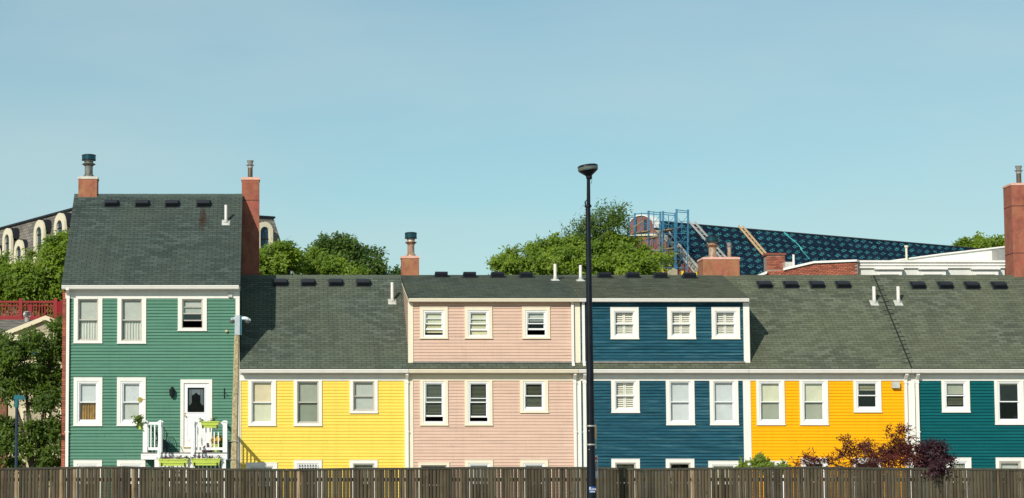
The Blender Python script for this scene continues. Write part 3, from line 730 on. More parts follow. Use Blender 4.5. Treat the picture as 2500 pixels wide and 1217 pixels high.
# stair and lower landing
LY = -3.5; zl = zd - 1.15; q = MB()
for i in range(6):
    ya = PY - i * (PY - LY) / 6; yb = PY - (i + 1) * (PY - LY) / 6; zs = zd - (i + 1) * (zd - zl) / 7
    MB().box(PXp['b'] + .02, PXp['c'] - .02, yb - .03, ya, zs - .045, zs).build('stair_tread', M['deckgrey'], hG); q.box(PXp['b'] + .03, PXp['c'] - .03, yb, yb + .02, zs - .19, zs - .047)
q.build('stair_riser', pg, hG)
FY = -4.6
MB().box(pxw(378, FY), pxw(545, FY), FY, LY, zl - .2, zl).build('landing', M['deckgrey'], hG)
zpl = WZ(1116, FY); zrl = WZ(1123, FY)
pl, pm_, pr = pxw(383, FY), pxw(464, FY), pxw(546, FY)
for x in (pl, pm_, pr): post(x, FY + .08, 0.1, zpl)
for xa, xb in ((pl, pm_), (pm_, pr)):
    MB().box(xa + w2, xb - w2, FY + .045, FY + .115, zrl - .045, zrl + .045).build('handrail', pg, hG); MB().box(xa + w2, xb - w2, FY + .055, FY + .105, zl + .1, zl + .18).build('bottom_rail', pg, hG)
    n = 7
    for i in range(n): baluster(xa + w2 + (i + .5) * (xb - xa - 2 * w2) / n, FY + .08, zl + .18, zrl - .045)
for x0_, x1_ in ((PXp['b'], pxw(386, LY)), (PXp['c'], pxw(468, LY))):
    a = Vector((x0_, PY, zr1 + .02)); b = Vector((x1_, LY, zl + 0.95)); post(x1_, LY, zl, zl + 1.02, 0.06)
    MB().prism([a + Vector((-.03, 0, 0)), a + Vector((.03, 0, 0)), a + Vector((.03, 0, .09)), a + Vector((-.03, 0, .09))], b - a).build('stair_rail', pg, hG)
    for i in range(6):
        t = (i + .5) / 6; p = a.lerp(b, t); baluster(p.x, p.y, zd - (i + 1) * (zd - zl) / 7, p.z)
# lantern, hook
lp = W(420, 957, -0.12); q = MB()
q.lathe((lp.x, lp.y, lp.z - .16), [(.03, -.05), (.055, 0), (.075, .03), (.085, .20), (.10, .22), (.07, .27), (.02, .31), (.012, .36)], 8)
for i in range(8):
    t = i * math.pi / 4; q.tube([(lp.x + .078 * math.cos(t), lp.y + .078 * math.sin(t), lp.z - .14), (lp.x + .092 * math.cos(t), lp.y + .092 * math.sin(t), lp.z + .05)], .008, 4)
q.tube([(lp.x, -.01, lp.z + .10), (lp.x, -.10, lp.z + .14), (lp.x, -.12, lp.z + .18)], .014, 6); q.box(lp.x - .05, lp.x + .05, -.035, -.005, lp.z - .02, lp.z + .16)
q.build('wall_lantern', M['black'], hG)
hp = W(547.5, 960, -0.02); q = MB(); q.box(hp.x - .015, hp.x + .015, -.045, -.015, hp.z - .19, hp.z + .17)
q.tube([(hp.x, -.04, hp.z + .05), (hp.x + .03, -.25, hp.z + .02)], .010, 5)
q.tube([(hp.x, -.04, hp.z - .15), (hp.x + .01, -.12, hp.z - .10), (hp.x + .02, -.16, hp.z)], .008, 5); q.tube([(hp.x + .03, -.25, hp.z + .02), (hp.x + .035, -.27, hp.z - .02), (hp.x + .03, -.25, hp.z - .04)], .008, 5)
q.build('plant_hook', M['black'], hG)

op = W(342, 976, -.05); q = MB(); q.tube([(op.x, -.055, op.z), (op.x, -.075, op.z)], [.085, .075], 12); q.tube([(op.x, -.06, op.z), (op.x + .16, -.06, op.z + .01)], .010, 5); q.build('sun_ornament', M['brass'], hG)
op = W(553, 809, -.02); q = MB(); q.lathe((op.x, -.07, op.z - .04), [(.03, 0), (.05, .02), (.05, .06), (.02, .08)], 8); q.tube([(op.x, -.02, op.z), (op.x, -.07, op.z)], .02, 6); q.build('wall_bulb', M['creamst_'], hG)
# ---- the low houses
def low_house(label, u0, u1, mat, key, wins_fn, vtop=930, frieze='white', corners=(), roof=True, u_b0=None, u_b1=None):
    h = thing('row_house', (WX((u0 + u1) / 2, 1100, 0), 0, 0), label, 'house', 'clapboard houses in the row')
    ws = wins_fn(h)
    b0, b1 = WX(u_b0 or u0, 1000, 0), WX(u_b1 or u1, 1000, 0)
    boards(h, unit_board(M[mat], .045 if mat in ('bluewall', 'tealwall') else .030), b0, b1, 0.5, WZ(vtop, 0), 0.016, [w[0] for w in ws])
    sheathing(h, WX(u0, 1000, 0), WX(u1, 1000, 0), 0.2, WZ(903, 0), 0.022, [w[1] for w in ws])
    MB().box(WX(u0, 1000, 0), WX(u1, 1000, 0), 2 * YR - .1, 2 * YR, .2, WZ(905, 0)).build('rear_wall', M['sheath'], h)
    strip(h, 'frieze_board', u0 + .3, u1 - .3, 914, vtop, -0.036, 0.006, frieze); strip(h, 'soffit', u0 + .3, u1 - .3, 905, 908.5, -0.28, -0.002, frieze)
    strip(h, 'moulding', u0 + .3, u1 - .3, 909, 913, -0.09, -0.002, frieze)
    gutter(h, WX(u0 + .4, 902, -.40), WX(u1 - .4, 902, -.40), 901.5, -0.40, frieze)
    return h
# yellow
def yw(h): return [window(h, 606, 930, 674, 1040, 8, 1, 6, 3, up=('shade', 'shade_beige'), lo=('shade', 'shade_ol2')),
    window(h, 717.5, 930, 786, 1040, 8, 1, 6, 3, fm='greywood', up=('shade', 'shade_sage'), lo=('shade', 'shade_olive')),
    window(h, 854, 930, 922, 1009, 8, 1, 5, 3.5, fm='greywood', up=('shade', 'shade_grey'), lo=('shade', 'shade_grey')),
    window(h, 600, 1130, 677, 1240, 8, 8, 6, 4, up=('shade', 'shade_cool')), window(h, 717.5, 1124, 786, 1235, 8, 8, 6, 4, bars=True), window(h, 854, 1124, 922, 1235, 8, 8, 6, 4, fm='greywood', up=('shade', 'shade_olive'))]
hY = low_house('bright yellow low clapboard house between the green house and the pink house', 585, 998, 'yellowwall', 'yellow', yw, u_b0=588, u_b1=990)
strip(hY, 'corner_board', 585.3, 588, 930, 1300, -.03, .01, 'white'); strip(hY, 'corner_board', 989.5, 998, 930, 1300, -.03, .01, 'white')
downspout(hY, 994, 911, 1300, 7)
RY = make_roof(hY, rx(585.5), rx(1003), EY, ZE, YR, ZRG, 'yellow', 300)
for u, v in ((684.5, 692.5), (752, 692.5), (819.5, 692.5), (887, 693)): roof_vent(RY, u, v)
vent_pipe(RY, 957.5, 690, 739, 0.054)
# pink
PF = 'cream'
def pw(h): return [window(h, 1026, 930, 1093.5, 1039, 8, 1, 5, 7, tm=PF, up=('blind', 'blind_olive'), lo=('blind', 'blind_olive', .55), raise_=0.12),
    window(h, 1135, 930, 1202, 1039, 8, 1, 5, 7, tm=PF, up=('blind', 'blind_olive'), lo=('blind', 'blind_olive', .6), raise_=0.10),
    window(h, 1270, 930, 1338, 1008, 8, 1, 5, 7, tm=PF, up=('blind', 'blind_olive'), lo=('blind', 'blind_olive', .9)),
    window(h, 1022, 1130, 1097, 1240, 6, 6, 6, 2, tm=PF, fm='greywood'), window(h, 1136, 1123, 1204, 1235, 8, 8, 5, 6, tm=PF, up=('shade', 'shade_cool')), window(h, 1271, 1123, 1338, 1235, 8, 8, 5, 6, tm=PF, up=('shade', 'shade_cool', .25))]
hP = low_house('pale pink clapboard house with cream trim and a wide dormer', 998, 1412.5, 'pinkwall', 'dormer', pw, frieze=PF, u_b0=1008, u_b1=1402)
strip(hP, 'corner_board', 998.3, 1008.5, 930, 1300, -.031, .01, 'cream'); strip(hP, 'corner_board', 1408, 1418.3, 930, 1300, -.031, .01, 'white')
downspout(hP, 1404.5, 911, 1300, 7)
# blue
def bw(h): return [window(h, 1493, 930, 1561, 1008, 9, 1, 6, 4, up=('shutter', 'shutter_white'), lo=('shutter', 'shutter_white')),
    window(h, 1627, 930, 1695, 1038, 9, 1, 6, 4, up=('shade', 'shade_cool'), lo=('shade', 'shade_cool')), window(h, 1734, 930, 1802, 1038, 9, 1, 6, 4, up=('shade', 'shade_cool'), lo=('shade', 'shade_cool')),
    window(h, 1494, 1121, 1562, 1235, 9, 9, 6, 4, fm='greywood', up=('blind', 'blind_olive')), window(h, 1627, 1121, 1695, 1235, 9, 9, 6, 4, fm='greywood'), window(h, 1731, 1126, 1804, 1235, 9, 9, 6, 4, up=('shade', 'shade_ol2'))]
hB = low_house('weathered dark blue clapboard house with a shuttered dormer', 1412.5, 1829, 'bluewall', 'dormerb', bw, u_b0=1418, u_b1=1820)
strip(hB, 'corner_board', 1820, 1832, 930, 1300, -.031, .01, 'white')
downspout(hB, 1428.5, 911, 1300, 7.5)
# orange
def ow(h): return [window(h, 1848, 930, 1915, 1038, 7, 1, 6, 6, up=('shade', 'shade_ol2'), lo=('shade', 'shade_sage')), window(h, 1954, 930, 2021, 1038, 7, 1, 6, 6, up=('shade', 'shade_ol2'), lo=('shade', 'shade_sage')),
    window(h, 2085, 930, 2151, 1007, 7, 1, 6, 6, up=('blind', 'shade_lime', .55)),
    window(h, 1881, 1126, 1921, 1235, 7, 7, 6, 6), window(h, 1958, 1119, 2022, 1235, 7, 7, 6, 6), window(h, 2085, 1119, 2151, 1235, 7, 7, 6, 6)]
hO = low_house('orange yellow clapboard house with a burgundy shrub before it', 1829, 2225.5, 'orangewall', 'orange', ow, u_b0=1832, u_b1=2212)
strip(hO, 'corner_board', 2219.5, 2232.5, 930, 1300, -.031, .01, 'white')
strip(hO, 'wall_vent', 2179, 2197, 932, 948, -0.16, -0.023, 'flash')
downspout(hO, 2214.5, 911, 1300, 7)
# teal
def tw(h): return [window(h, 2300, 930, 2367, 1007, 8, 1, 6, 6, up=('shade', 'shade_sage', .9), lo=('blind', 'blind_olive', .7)), window(h, 2430, 930, 2499, 1037, 8, 1, 6, 6, up=('shade', 'shade_lime', .12)),
    window(h, 2310, 1118, 2371, 1235, 8, 8, 6, 6, up=('shade', 'shade_sage')), window(h, 2434, 1118, 2501, 1235, 8, 8, 6, 6, fm='greywood', up=('shade', 'shade_grey'))]
hT = low_house('dark teal clapboard house at the end beside the orange house', 2225.5, 2720, 'tealwall', 'teal', tw, u_b0=2232, u_b1=2715)
downspout(hT, 2242.5, 911, 1300, 7.5)

RO = make_roof(hO, rx(1829.5), rx(2225), EY, ZE, YR, ZRG, 'orange', 300)
RT = make_roof(hT, rx(2225.6), rx(2720), EY, ZE, YR, ZRG, 'teal', 300)
for u, v in ((1866, 697.5), (1930, 697.5), (1994, 697.5), (2057.5, 697.5)): roof_vent(RO, u, v)
for u, v in ((2240, 699), (2307, 699), (2372, 699.5), (2438, 699.5)): roof_vent(RT, u, v)
vent_pipe(RO, 2134.5, 700, 742, 0.062); vent_pipe(RT, 2193.5, 700, 742, 0.062)
# seam between the two roofs
ca, sa = math.cos(RO.ang), math.sin(RO.ang); Ls = (YR - EY) / ca; q = MB(); xs = rx(2225.3)
def rs(x, s, k): return (x, EY + s * ca - k * sa, ZE + s * sa + k * ca)
def slab(x0, x1, s0, s1, k0, k1):
    q.add([rs(x0,s0,k0),rs(x1,s0,k0),rs(x1,s1,k0),rs(x0,s1,k0),rs(x0,s0,k1),rs(x1,s0,k1),rs(x1,s1,k1),rs(x0,s1,k1)], [(0,3,2,1),(4,5,6,7),(0,1,5,4),(1,2,6,5),(2,3,7,6),(3,0,4,7)])
slab(xs - .022, xs + .022, 0, Ls, .01, .040)
s = .3
while s < Ls - .1:
    a = random.uniform(.12, .24); b = random.uniform(.12, .24)
    slab(xs - a, xs - .024, s, s + .020, .012, .030); slab(xs + .024, xs + b, s + .05, s + .070, .012, .030); s += .2675 if random.random() < .8 else .40
q.build('roof_seam', M['underlay'], RO.o)

# dormers on the pink and blue houses
ZD = WZ(728, -0.2)
def dormer(h, u0, u1, ub0, ub1, mat, key, trimm, wins_fn, quota, mainkey):
    R0 = make_roof(h, rx(u0 if u0 > 1000 else 1003.1), rx(u1), EY, ZE, YR, ZRG, mainkey, 60, ymax=0.06)
    ws = wins_fn(h)
    zb = ZE + (0.0 - EY) * (ZRG - ZE) / (YR - EY) + 0.03; zt = WZ(738, 0)
    boards(h, unit_board(M[mat], .045 if mat in ('bluewall', 'tealwall') else .030), WX(ub0, 800, 0), WX(ub1, 800, 0), zb, zt, 0.016, [w[0] for w in ws])
    sheathing(h, WX(u0, 800, 0), WX(u1, 800, 0), zb - .1, zt + .1, .022, [w[1] for w in ws])
    R = make_roof(h, WX(u0 - 1, 728, -.2), WX(u1, 728, -.2), -.2, ZD, YR, ZRG, key, quota)
    gutter(h, WX(u0, 728, -.31), WX(u1 - .3, 728, -.31), 728.5, -.31, trimm, 0.125)
    strip(h, 'soffit', u0 + 1, u1 - 1, 733, 736.5, -.2, -.002, trimm)
    MB().box(WX(ub0, 887, 0), WX(ub1, 887, 0), -0.10, -0.004, zb - .05, zb + .015).build('apron_flashing', M['flash'] if False else M['deckgrey'], h)
    return R, zb, zt
def pdw(h): return [window(h, 1025.6, 750, 1093, 827, 8, 8, 4, 7, tm=PF, up=('shade', 'shade_ol2', .95), lo=('shade', 'shade_lime', .8), raise_=0.22),
    window(h, 1135, 750, 1201.6, 827, 8, 8, 4, 7, tm=PF, up=('shade', 'shade_ol2'), lo=('shade', 'shade_lime', 1), raise_=0.2), window(h, 1275.5, 750, 1342.5, 827, 8, 8, 4, 7, tm=PF, up=('shade', 'shade_grey', .8), raise_=0.22)]
RPd, zbd, ztd = dormer(hP, 998, 1412.5, 1008, 1396, 'pinkwall', 'dormer', 'cream', pdw, 240, 'yellow')
strip(hP, 'corner_board', 996.5, 1008.3, 739, 889, -.03, .01, 'cream'); strip(hP, 'corner_board', 1404, 1416, 739, 889, -.03, .01, 'cream')
downspout(hP, 1398, 737, 890, 6.5, elbow=False, kick=True); downspout(hB, 1424.5, 737, 890, 6.5, elbow=False, kick=True)
def bdw(h): return [window(h, 1491, 751, 1559, 828, 9, 9, 6, 4, up=('shutter', 'shutter_white'), lo=('shutter', 'shutter_white')), window(h, 1630, 751, 1698, 828, 9, 9, 6, 4, up=('shutter', 'shutter_white'), lo=('shutter', 'shutter_white')),
    window(h, 1738, 751, 1806, 828, 9, 9, 6, 4, up=('shutter', 'shutter_white'), lo=('shutter', 'shutter_white'))]
RBd, _, _ = dormer(hB, 1412.5, 1829.2, 1416, 1817, 'bluewall', 'dormerb', 'white', bdw, 240, 'orange')
strip(hB, 'corner_board', 1816.5, 1829, 739, 888, -.03, .01, 'white')
# dormer cheeks
tM = (ZRG - ZE) / (YR - EY); tD = (ZRG - ZD) / (YR + .2)
def cheek(h, mat, X, facing):
    rows = []; z = zbd
    while z < ZRG - .12:
        ya = max(0.012, -.2 + (z + ROW + .14 - ZD) / tD); yb = EY + (z - ZE) / tM + .10
        if ya < yb: rows.append((z, z + ROW, ya, yb))
        z += ROW
    side_boards(h, M[mat], X, facing, rows)
    MB().prism([(X - facing * .012, .012, zbd - .05), (X - facing * .012, .012, ZD - .02), (X - facing * .012, YR - .05, ZRG - .1)], (-facing * .02, 0, 0)).build('side_wall', M['sheath'], h)
    xr = X + facing * .012
    MB().prism([(xr, -.19, ZD - .16), (xr, -.19, ZD - .052), (xr, YR - .2, ZRG - .2 * tD - .15), (xr, YR - .2, ZRG - .2 * tD - .24)], (facing * .025, 0, 0)).build('rake_board', M['cream'] if facing < 0 else M['white'], h)
cheek(hP, 'pinkwall', WX(998, 800, 0) + .02, -1); cheek(hB, 'bluewall', WX(1828.5, 800, 0) - .03, 1)
for u, v in ((1077, 677), (1146, 677.5), (1214, 677.5), (1284, 678)): roof_vent(RPd, u, v)
for u, v in ((1475, 678.5), (1544, 678.5), (1612, 679), (1682, 679.5)): roof_vent(RBd, u, v)
vent_pipe(RPd, 1355.5, 645, 686, 0.056); vent_pipe(RBd, 1417.5, 648, 687, 0.056)
chimney(hP, 981, 1023, 624, 674, 4.45, .6, 'stucco', 'cap', 7, [(1003, 17, 568, 'drum', 'rustpipe')])
chimney(hB, 1717, 1805, 627, 674, 4.45, 1.05, 'stucco', 'cap', 7, [(1739, 19, 578, 'drum', 'rustpipe'), (1780, 10, 593, 'cowl', 'rustpipe')])
chimney(hT, 2475, 2540, 446, 676, 4.4, .95, 'stuccored', 'cap', 7, [(2486.5, 12, 406, 'cowl', 'darkpipe')], label_joint=(504, 619))
# ------------------------------------------------------------------ foliage
M['leaf_light'] = leaf_mat('leaf_light', (0.062, 0.135, 0.012), (0.255, 0.350, 0.024)); M['leaf_mid'] = leaf_mat('leaf_mid', (0.026, 0.066, 0.010), (0.130, 0.205, 0.018))
M['leaf_dark'] = leaf_mat('leaf_dark', (0.028, 0.075, 0.012), (0.120, 0.195, 0.026)); M['leaf_maple'] = leaf_mat('leaf_burgundy', (0.034, 0.007, 0.008), (0.175, 0.034, 0.022), 0.3)
M['leaf_plum'] = leaf_mat('leaf_plum', (0.016, 0.005, 0.010), (0.062, 0.014, 0.024), 0.25); M['leaf_bright'] = leaf_mat('leaf_bright', (0.10, 0.17, 0.015), (0.28, 0.36, 0.06)); M['bark'] = plain('bark', (0.09, 0.07, 0.05), 0.95, var=0.4, sc=8, bmp=0.4)
M['petal'] = leaf_mat('petals', (0.05, 0.008, 0.05), (0.30, 0.10, 0.22), 0.2); M['petal_y'] = leaf_mat('petals_yellow', (0.55, 0.30, 0.02), (0.8, 0.55, 0.1), 0.2)
def foliage(name, lobes, n, mat, parent, leaf=0.14, per=9, twig=0.5, wind=(0, 0, 0), aspect=0.45, shell=0.55, droop=0.2, label=None, clump=22, cr=.30):
    """leafy twigs gathered in clumps spread through the lobes (x,y,z,rx,ry,rz); one crown mesh"""
    L_ = np.array(lobes, float); wgt = L_[:, 3] * L_[:, 5] + L_[:, 4] * L_[:, 5]; wgt /= wgt.sum()
    nc = max(len(L_), n // clump); ci = rng.choice(len(L_), nc, p=wgt); ci[:len(L_)] = np.arange(len(L_))
    cd = rng.normal(size=(nc, 3)); cd /= np.linalg.norm(cd, axis=1)[:, None]
    rad = shell + (1 - shell) * rng.random(nc) ** 0.6; rad *= 1 + 0.19 * rng.normal(size=nc)
    cc = L_[ci, :3] + cd * L_[ci, 3:6] * rad[:, None]
    cs = cr * (0.6 + 0.8 * rng.random(nc)); ctint = rng.random(nc)
    k_ = rng.integers(0, nc, n); d = rng.normal(size=(n, 3)); d /= np.linalg.norm(d, axis=1)[:, None]
    rl = np.cbrt(L_[ci[k_], 3] * L_[ci[k_], 4] * L_[ci[k_], 5]) * cs[k_]
    base = cc[k_] + d * rl[:, None] * np.array([1.15, 1.15, .62]) * (rng.random((n, 1)) ** .5)
    od = d * .55 + cd[k_] * .75
    ax = od * 0.8 + np.array([0, 0, 0.25]) + np.array(wind) + rng.normal(size=(n, 3)) * 0.35; ax /= np.linalg.norm(ax, axis=1)[:, None]
    t = np.linspace(0, 1, per)[None, :, None]
    tl = twig * (0.6 + 0.8 * rng.random((n, 1, 1)))
    P = base[:, None, :] + ax[:, None, :] * t * tl
    P[:, :, 2] -= (t[:, :, 0] ** 2) * droop * tl[:, :, 0]
    P += rng.normal(size=P.shape) * leaf * 0.3
    nm = od[:, None, :] * .5 + np.array([-.30, -.50, .55]) + rng.normal(size=P.shape) * .42; nm /= np.linalg.norm(nm, axis=2)[:, :, None]
    ld = ax[:, None, :] * 0.7 + rng.normal(size=P.shape) * 0.7 + np.array([0, 0, -0.2])
    ld -= nm * (ld * nm).sum(2)[:, :, None]; ld /= np.linalg.norm(ld, axis=2)[:, :, None] + 1e-9
    sd = np.cross(nm, ld)
    ln = leaf * (0.6 + 0.8 * rng.random((n, per, 1)))
    a = P; b = P + ld * ln * .5 + sd * ln * aspect * .5 - nm * ln * .06; c = P + ld * ln; e = P + ld * ln * .5 - sd * ln * aspect * .5 - nm * ln * .06
    V = np.stack([a, b, c, e], axis=2).reshape(-1, 3); k = n * per
    tw = ctint[k_][:, None] * .5 + rng.random((n, 1)) * 0.25 + rng.random((n, per)) * 0.25
    org = np.array([L_[:, 0].mean(), L_[:, 1].mean(), L_[:, 2].min()]); V = V - org
    me = bpy.data.meshes.new(name); me.vertices.add(len(V)); me.vertices.foreach_set('co', V.ravel())
    me.loops.add(k * 4); me.loops.foreach_set('vertex_index', np.arange(k * 4)); me.polygons.add(k); me.polygons.foreach_set('loop_start', np.arange(k) * 4)
    me.update(calc_edges=True); at = me.attributes.new('tint', 'FLOAT', 'FACE'); at.data.foreach_set('value', tw.ravel().astype(np.float32))
    return link(name, me, mat, parent, tuple(org), label=label)
def lob(px, Y, dy=1.0):
    out = []
    for q in px:
        u, v, ru, rv = q[:4]; y = Y + (q[4] if len(q) > 4 else 0); p = W(u, v, y); k = (y + 80) / FPX
        out.append((p.x, p.y, p.z, ru * k, max(ru, rv) * k * dy, rv * k))
    return out
def tree(label, lobes, n, mat, tu, Y, clump=36, cr=.25, leaf=.14, twig=.5, wind=(0,0,0), r=.22, cat='tree', name='tree', group=None, droop=.25, aspect=.5, shell=.72, per=8, sprays=None):
    base = Vector((WX(tu, 1100, Y), Y, 0)); t = thing(name, base, label, cat, group)
    top = max(lobes, key=lambda l: l[3] * l[5]); m = MB(); fork = Vector((base.x + .2, Y, max(.4, min(l[2] - l[5] for l in lobes) * .8)))
    m.tube([base, base.lerp(fork, .5) + Vector((.08, 0, 0)), fork], [r, r * .8, r * .65], 10); m.build('trunk', M['bark'], t)
    for l in lobes:
        c = Vector(l[:3]); mid = fork.lerp(c, .5) + Vector((random.uniform(-.3, .3), 0, .2)) * (r * 2)
        q = MB(); q.tube([fork, mid, c, c + Vector((random.uniform(-.5, .5) * l[3], 0, .6 * l[5]))], [r * .45, r * .3, r * .15, r * .05], 6)
        for k in range(5):
            d = Vector((random.uniform(-1, 1), random.uniform(-1, 1), random.uniform(-.3, 1))); d.normalize()
            q.tube([c, c + Vector((d.x * l[3], d.y * l[4], d.z * l[5])) * .8], [r * .1, r * .03], 4)
        q.build('limb', M['bark'], t)
    foliage('crown', lobes, n, mat, t, leaf=leaf, twig=twig, wind=wind, droop=droop, aspect=aspect, shell=shell, per=per, clump=clump, cr=cr)
    if sprays: foliage('top_shoots', sprays[0], sprays[1], sprays[2], t, leaf=leaf, twig=twig * 1.5, wind=sprays[3], droop=.1, aspect=.33, shell=.1, per=per, clump=9, cr=.5)
    return t

# ------------------------------------------------------------------ fence
M['picket'] = wood_mat('weathered_picket', (0.106, 0.085, 0.058), .62); M['pale'] = wood_mat('pale_picket', (0.36, 0.255, 0.15), 0.15); M['capwood'] = wood_mat('dark_cap_rail', (0.075, 0.068, 0.05), .3)
FYY = -14.0
hF = thing('picket_fence', (WX(1250, 1200, FYY), FYY, 0), 'long weathered brown stockade fence with a dark cap rail', 'fence')
fcap = [(-60, 1144), (0, 1143.5), (150, 1141), (290, 1139.5), (400, 1142), (560, 1145), (700, 1146), (880, 1143), (1000, 1143), (1140, 1141), (1300, 1141), (1440, 1141), (1560, 1145), (1700, 1143), (1830, 1142), (1980, 1140), (2130, 1142.5), (2300, 1143.5), (2560, 1146)]
def capv(u): return float(np.interp(u, [a for a, _ in fcap], [b for _, b in fcap]))
pm = []
for i in range(7):
    t = math.pi * i / 6; pm.append((-.5 * math.cos(t), -.040 * math.sin(t) ** .8))
pv = [(x, y, z) for z in (0, 1) for x, y in pm]; pf = [(i, i + 1, 8 + i, 7 + i) for i in range(6)] + [tuple(range(7))[::-1], tuple(range(7, 14)), (6, 0, 7, 13)]
pme = {}
for k in ('picket', 'pale'):
    me = bpy.data.meshes.new('picket'); me.from_pydata(pv, [], pf); me.materials.append(M[k]); pme[k] = me
u = -30.0; kf = (FYY + 80) / FPX; drop = 0
GAPS = [(0, 230, .25), (230, 350, .3), (350, 600, .75), (600, 760, .45), (760, 1000, .75), (1000, 1130, .45), (1130, 1440, .8), (1440, 1520, .7), (1520, 1690, .4), (1690, 1800, .6), (1800, 2060, .22), (2060, 2330, .22), (2330, 2600, .3)]
while u < 2540:
    g = next((p for a, b, p in GAPS if a <= u < b), .3)
    wide = random.uniform(7.3, 8.5); gap = random.uniform(.7, 1.5) if random.random() < g * .55 else random.uniform(.12, .35)
    pale = any(abs(u + wide / 2 - c) < 4.2 for c in (41, 153, 184, 326, 730, 1692))
    if pale: wide = 8.6
    x = WX(u + wide / 2, 1180, FYY); zt = WZ(capv(u) + 3, FYY, u)
    lab = 'pale tan picket among the dark ones' if pale else None
    link('picket', pme['pale' if pale else 'picket'], None, hF, (x, FYY + random.uniform(-.004, .004), .08), (wide * kf, random.uniform(.85, 1.2), zt - .08 - random.uniform(0, .012)), (0, random.uniform(-.004, .004), random.uniform(-.06, .06)), label=lab)
    u += wide + gap
for i in range(len(fcap) - 1):
    (a, va), (b, vb) = fcap[i], fcap[i + 1]; p, q = W(a, va, FYY), W(b, vb, FYY)
    MB().prism([(p.x, FYY - .055, p.z - .055), (p.x, FYY + .075, p.z - .055), (p.x, FYY + .075, p.z), (p.x, FYY - .01, p.z + .008), (p.x, FYY - .055, p.z - .012)], (q.x - p.x - .004, 0, q.z - p.z)).build('cap_rail', M['capwood'], hF)
    for z in (1.72, 1.05, .35): MB().box(p.x, q.x - .003, FYY + .022, FYY + .062, z - .05, z + .05).build('fence_rail', M['picket'], hF)
    MB().box(p.x - .05, p.x + .05, FYY + .064, FYY + .164, 0, p.z - .06).build('fence_post', M['picket'], hF)

# ------------------------------------------------------------------ street lamp in front of the fence
M['lampblack'] = plain('lamp_black_paint', (0.006, 0.009, 0.015), 0.42, var=0.4, sc=4, spec=.2); M['lens'] = plain('lamp_lens', (0.10, 0.12, 0.11), 0.25, var=0.2)
LYY = -16.0; kl = (LYY + 80) / FPX
lx = WX(1444, 1217, LYY); hL = thing('street_lamp', (lx, LYY, 0.06), 'tall black street lamp with a flared head, standing before the fence', 'street lamp')
z5, z43 = WZ(503, LYY, 1433), WZ(434, LYY, 1433)
m = MB(); m.tube([(lx, LYY, .06), (lx, LYY, 1.2), (lx, LYY, z5)], [.135, .125, .066], 16); m.build('pole', M['lampblack'], hL)
MB().lathe((lx, LYY, .06), [(.24, 0), (.24, .05), (.19, .25), (.15, .5), (.135, .55)], 16).build('base', M['lampblack'], hL)
m = MB(); m.tube([(lx + .012, LYY, z5 - .05), (lx + .02, LYY, z43 - .02)], [.055, .048], 12)
m.build('upper_pole', M['lampblack'], hL)
m = MB(); m.lathe((lx, LYY, z5 - .05), [(.068, 0), (.10, .01), (.10, .05), (.07, .06)], 12); m.tube([(lx - .07, LYY - .03, z5), (lx - .085, LYY - .04, z5 + .10), (lx - .05, LYY - .05, z5 + .16), (lx + .02, LYY - .06, z5 + .06), (lx + .07, LYY - .04, z5)], .022, 6)
m.build('bracket', M['lampblack'], hL)
hz = z43
m = MB(); m.lathe((0, 0, 0), [(.045, -.06), (.085, -.03), (.085, .04), (.10, .06), (.245, .17), (.27, .20)], 24)
o = m.build('lamp_head', M['lampblack'], hL, origin=(0, 0, 0)); o.location = Vector((lx + .04, LYY, hz)) - WP[hL.name]; o.rotation_euler = (0, math.radians(-7), 0)
m = MB(); m.lathe((0, 0, 0), [(.272, .20), (.285, .23), (.285, .31), (.262, .345)], 24); q = m.build('lens', M['lens'], None, origin=(0, 0, 0)); q.parent = o
m = MB(); m.lathe((0, 0, 0), [(.29, .30), (.283, .335), (.23, .362), (.12, .378), (.01, .383)], 24); q = m.build('lid', M['lampblack'], None, origin=(0, 0, 0)); q.parent = o
m = MB(); m.tube([(lx + .10, LYY - .03, hz), (lx + .115, LYY - .03, hz - .09), (lx + .09, LYY - .03, hz - .17), (lx + .08, LYY - .03, hz - .19)], .006, 5); m.tube([(lx + .075, LYY - .03, z5 - .12), (lx + .11, LYY - .03, z5 - .2), (lx + .09, LYY - .03, z5 - .27)], .006, 5); m.build('loose_wire', M['lampblack'], hL)
M['steel'] = plain('steel_band', (0.62, 0.58, 0.52), .35, .7)
for v, uc in ((1040.5, 1440), (1086, 1441)):
    p = W(uc, v, LYY); MB().lathe((lx, LYY, p.z - .02), [(.128, 0), (.130, .004), (.130, .034), (.128, .038)], 18).build('steel_band', M['steel'], hL)
for v in (1052, 1098): 
    p = W(1441, v, LYY - .12); MB().tube([(lx - .06, LYY - .10, p.z), (lx - .065, LYY - .135, p.z)], .014, 6).build('bolt', M['steel'], hL)
def text_mesh(s, size, mat, extr=0.0):
    cu = bpy.data.curves.new('lettering', 'FONT'); cu.body = s; cu.size = size; cu.align_x = 'CENTER'; cu.align_y = 'CENTER'; cu.resolution_u = 2; cu.extrude = extr
    t = bpy.data.objects.new('lettering', cu); COL.objects.link(t); dg = bpy.context.evaluated_depsgraph_get()
    me = bpy.data.meshes.new_from_object(t.evaluated_get(dg)); bpy.data.objects.remove(t); bpy.data.curves.remove(cu)
    me.materials.clear(); me.materials.append(mat); return me
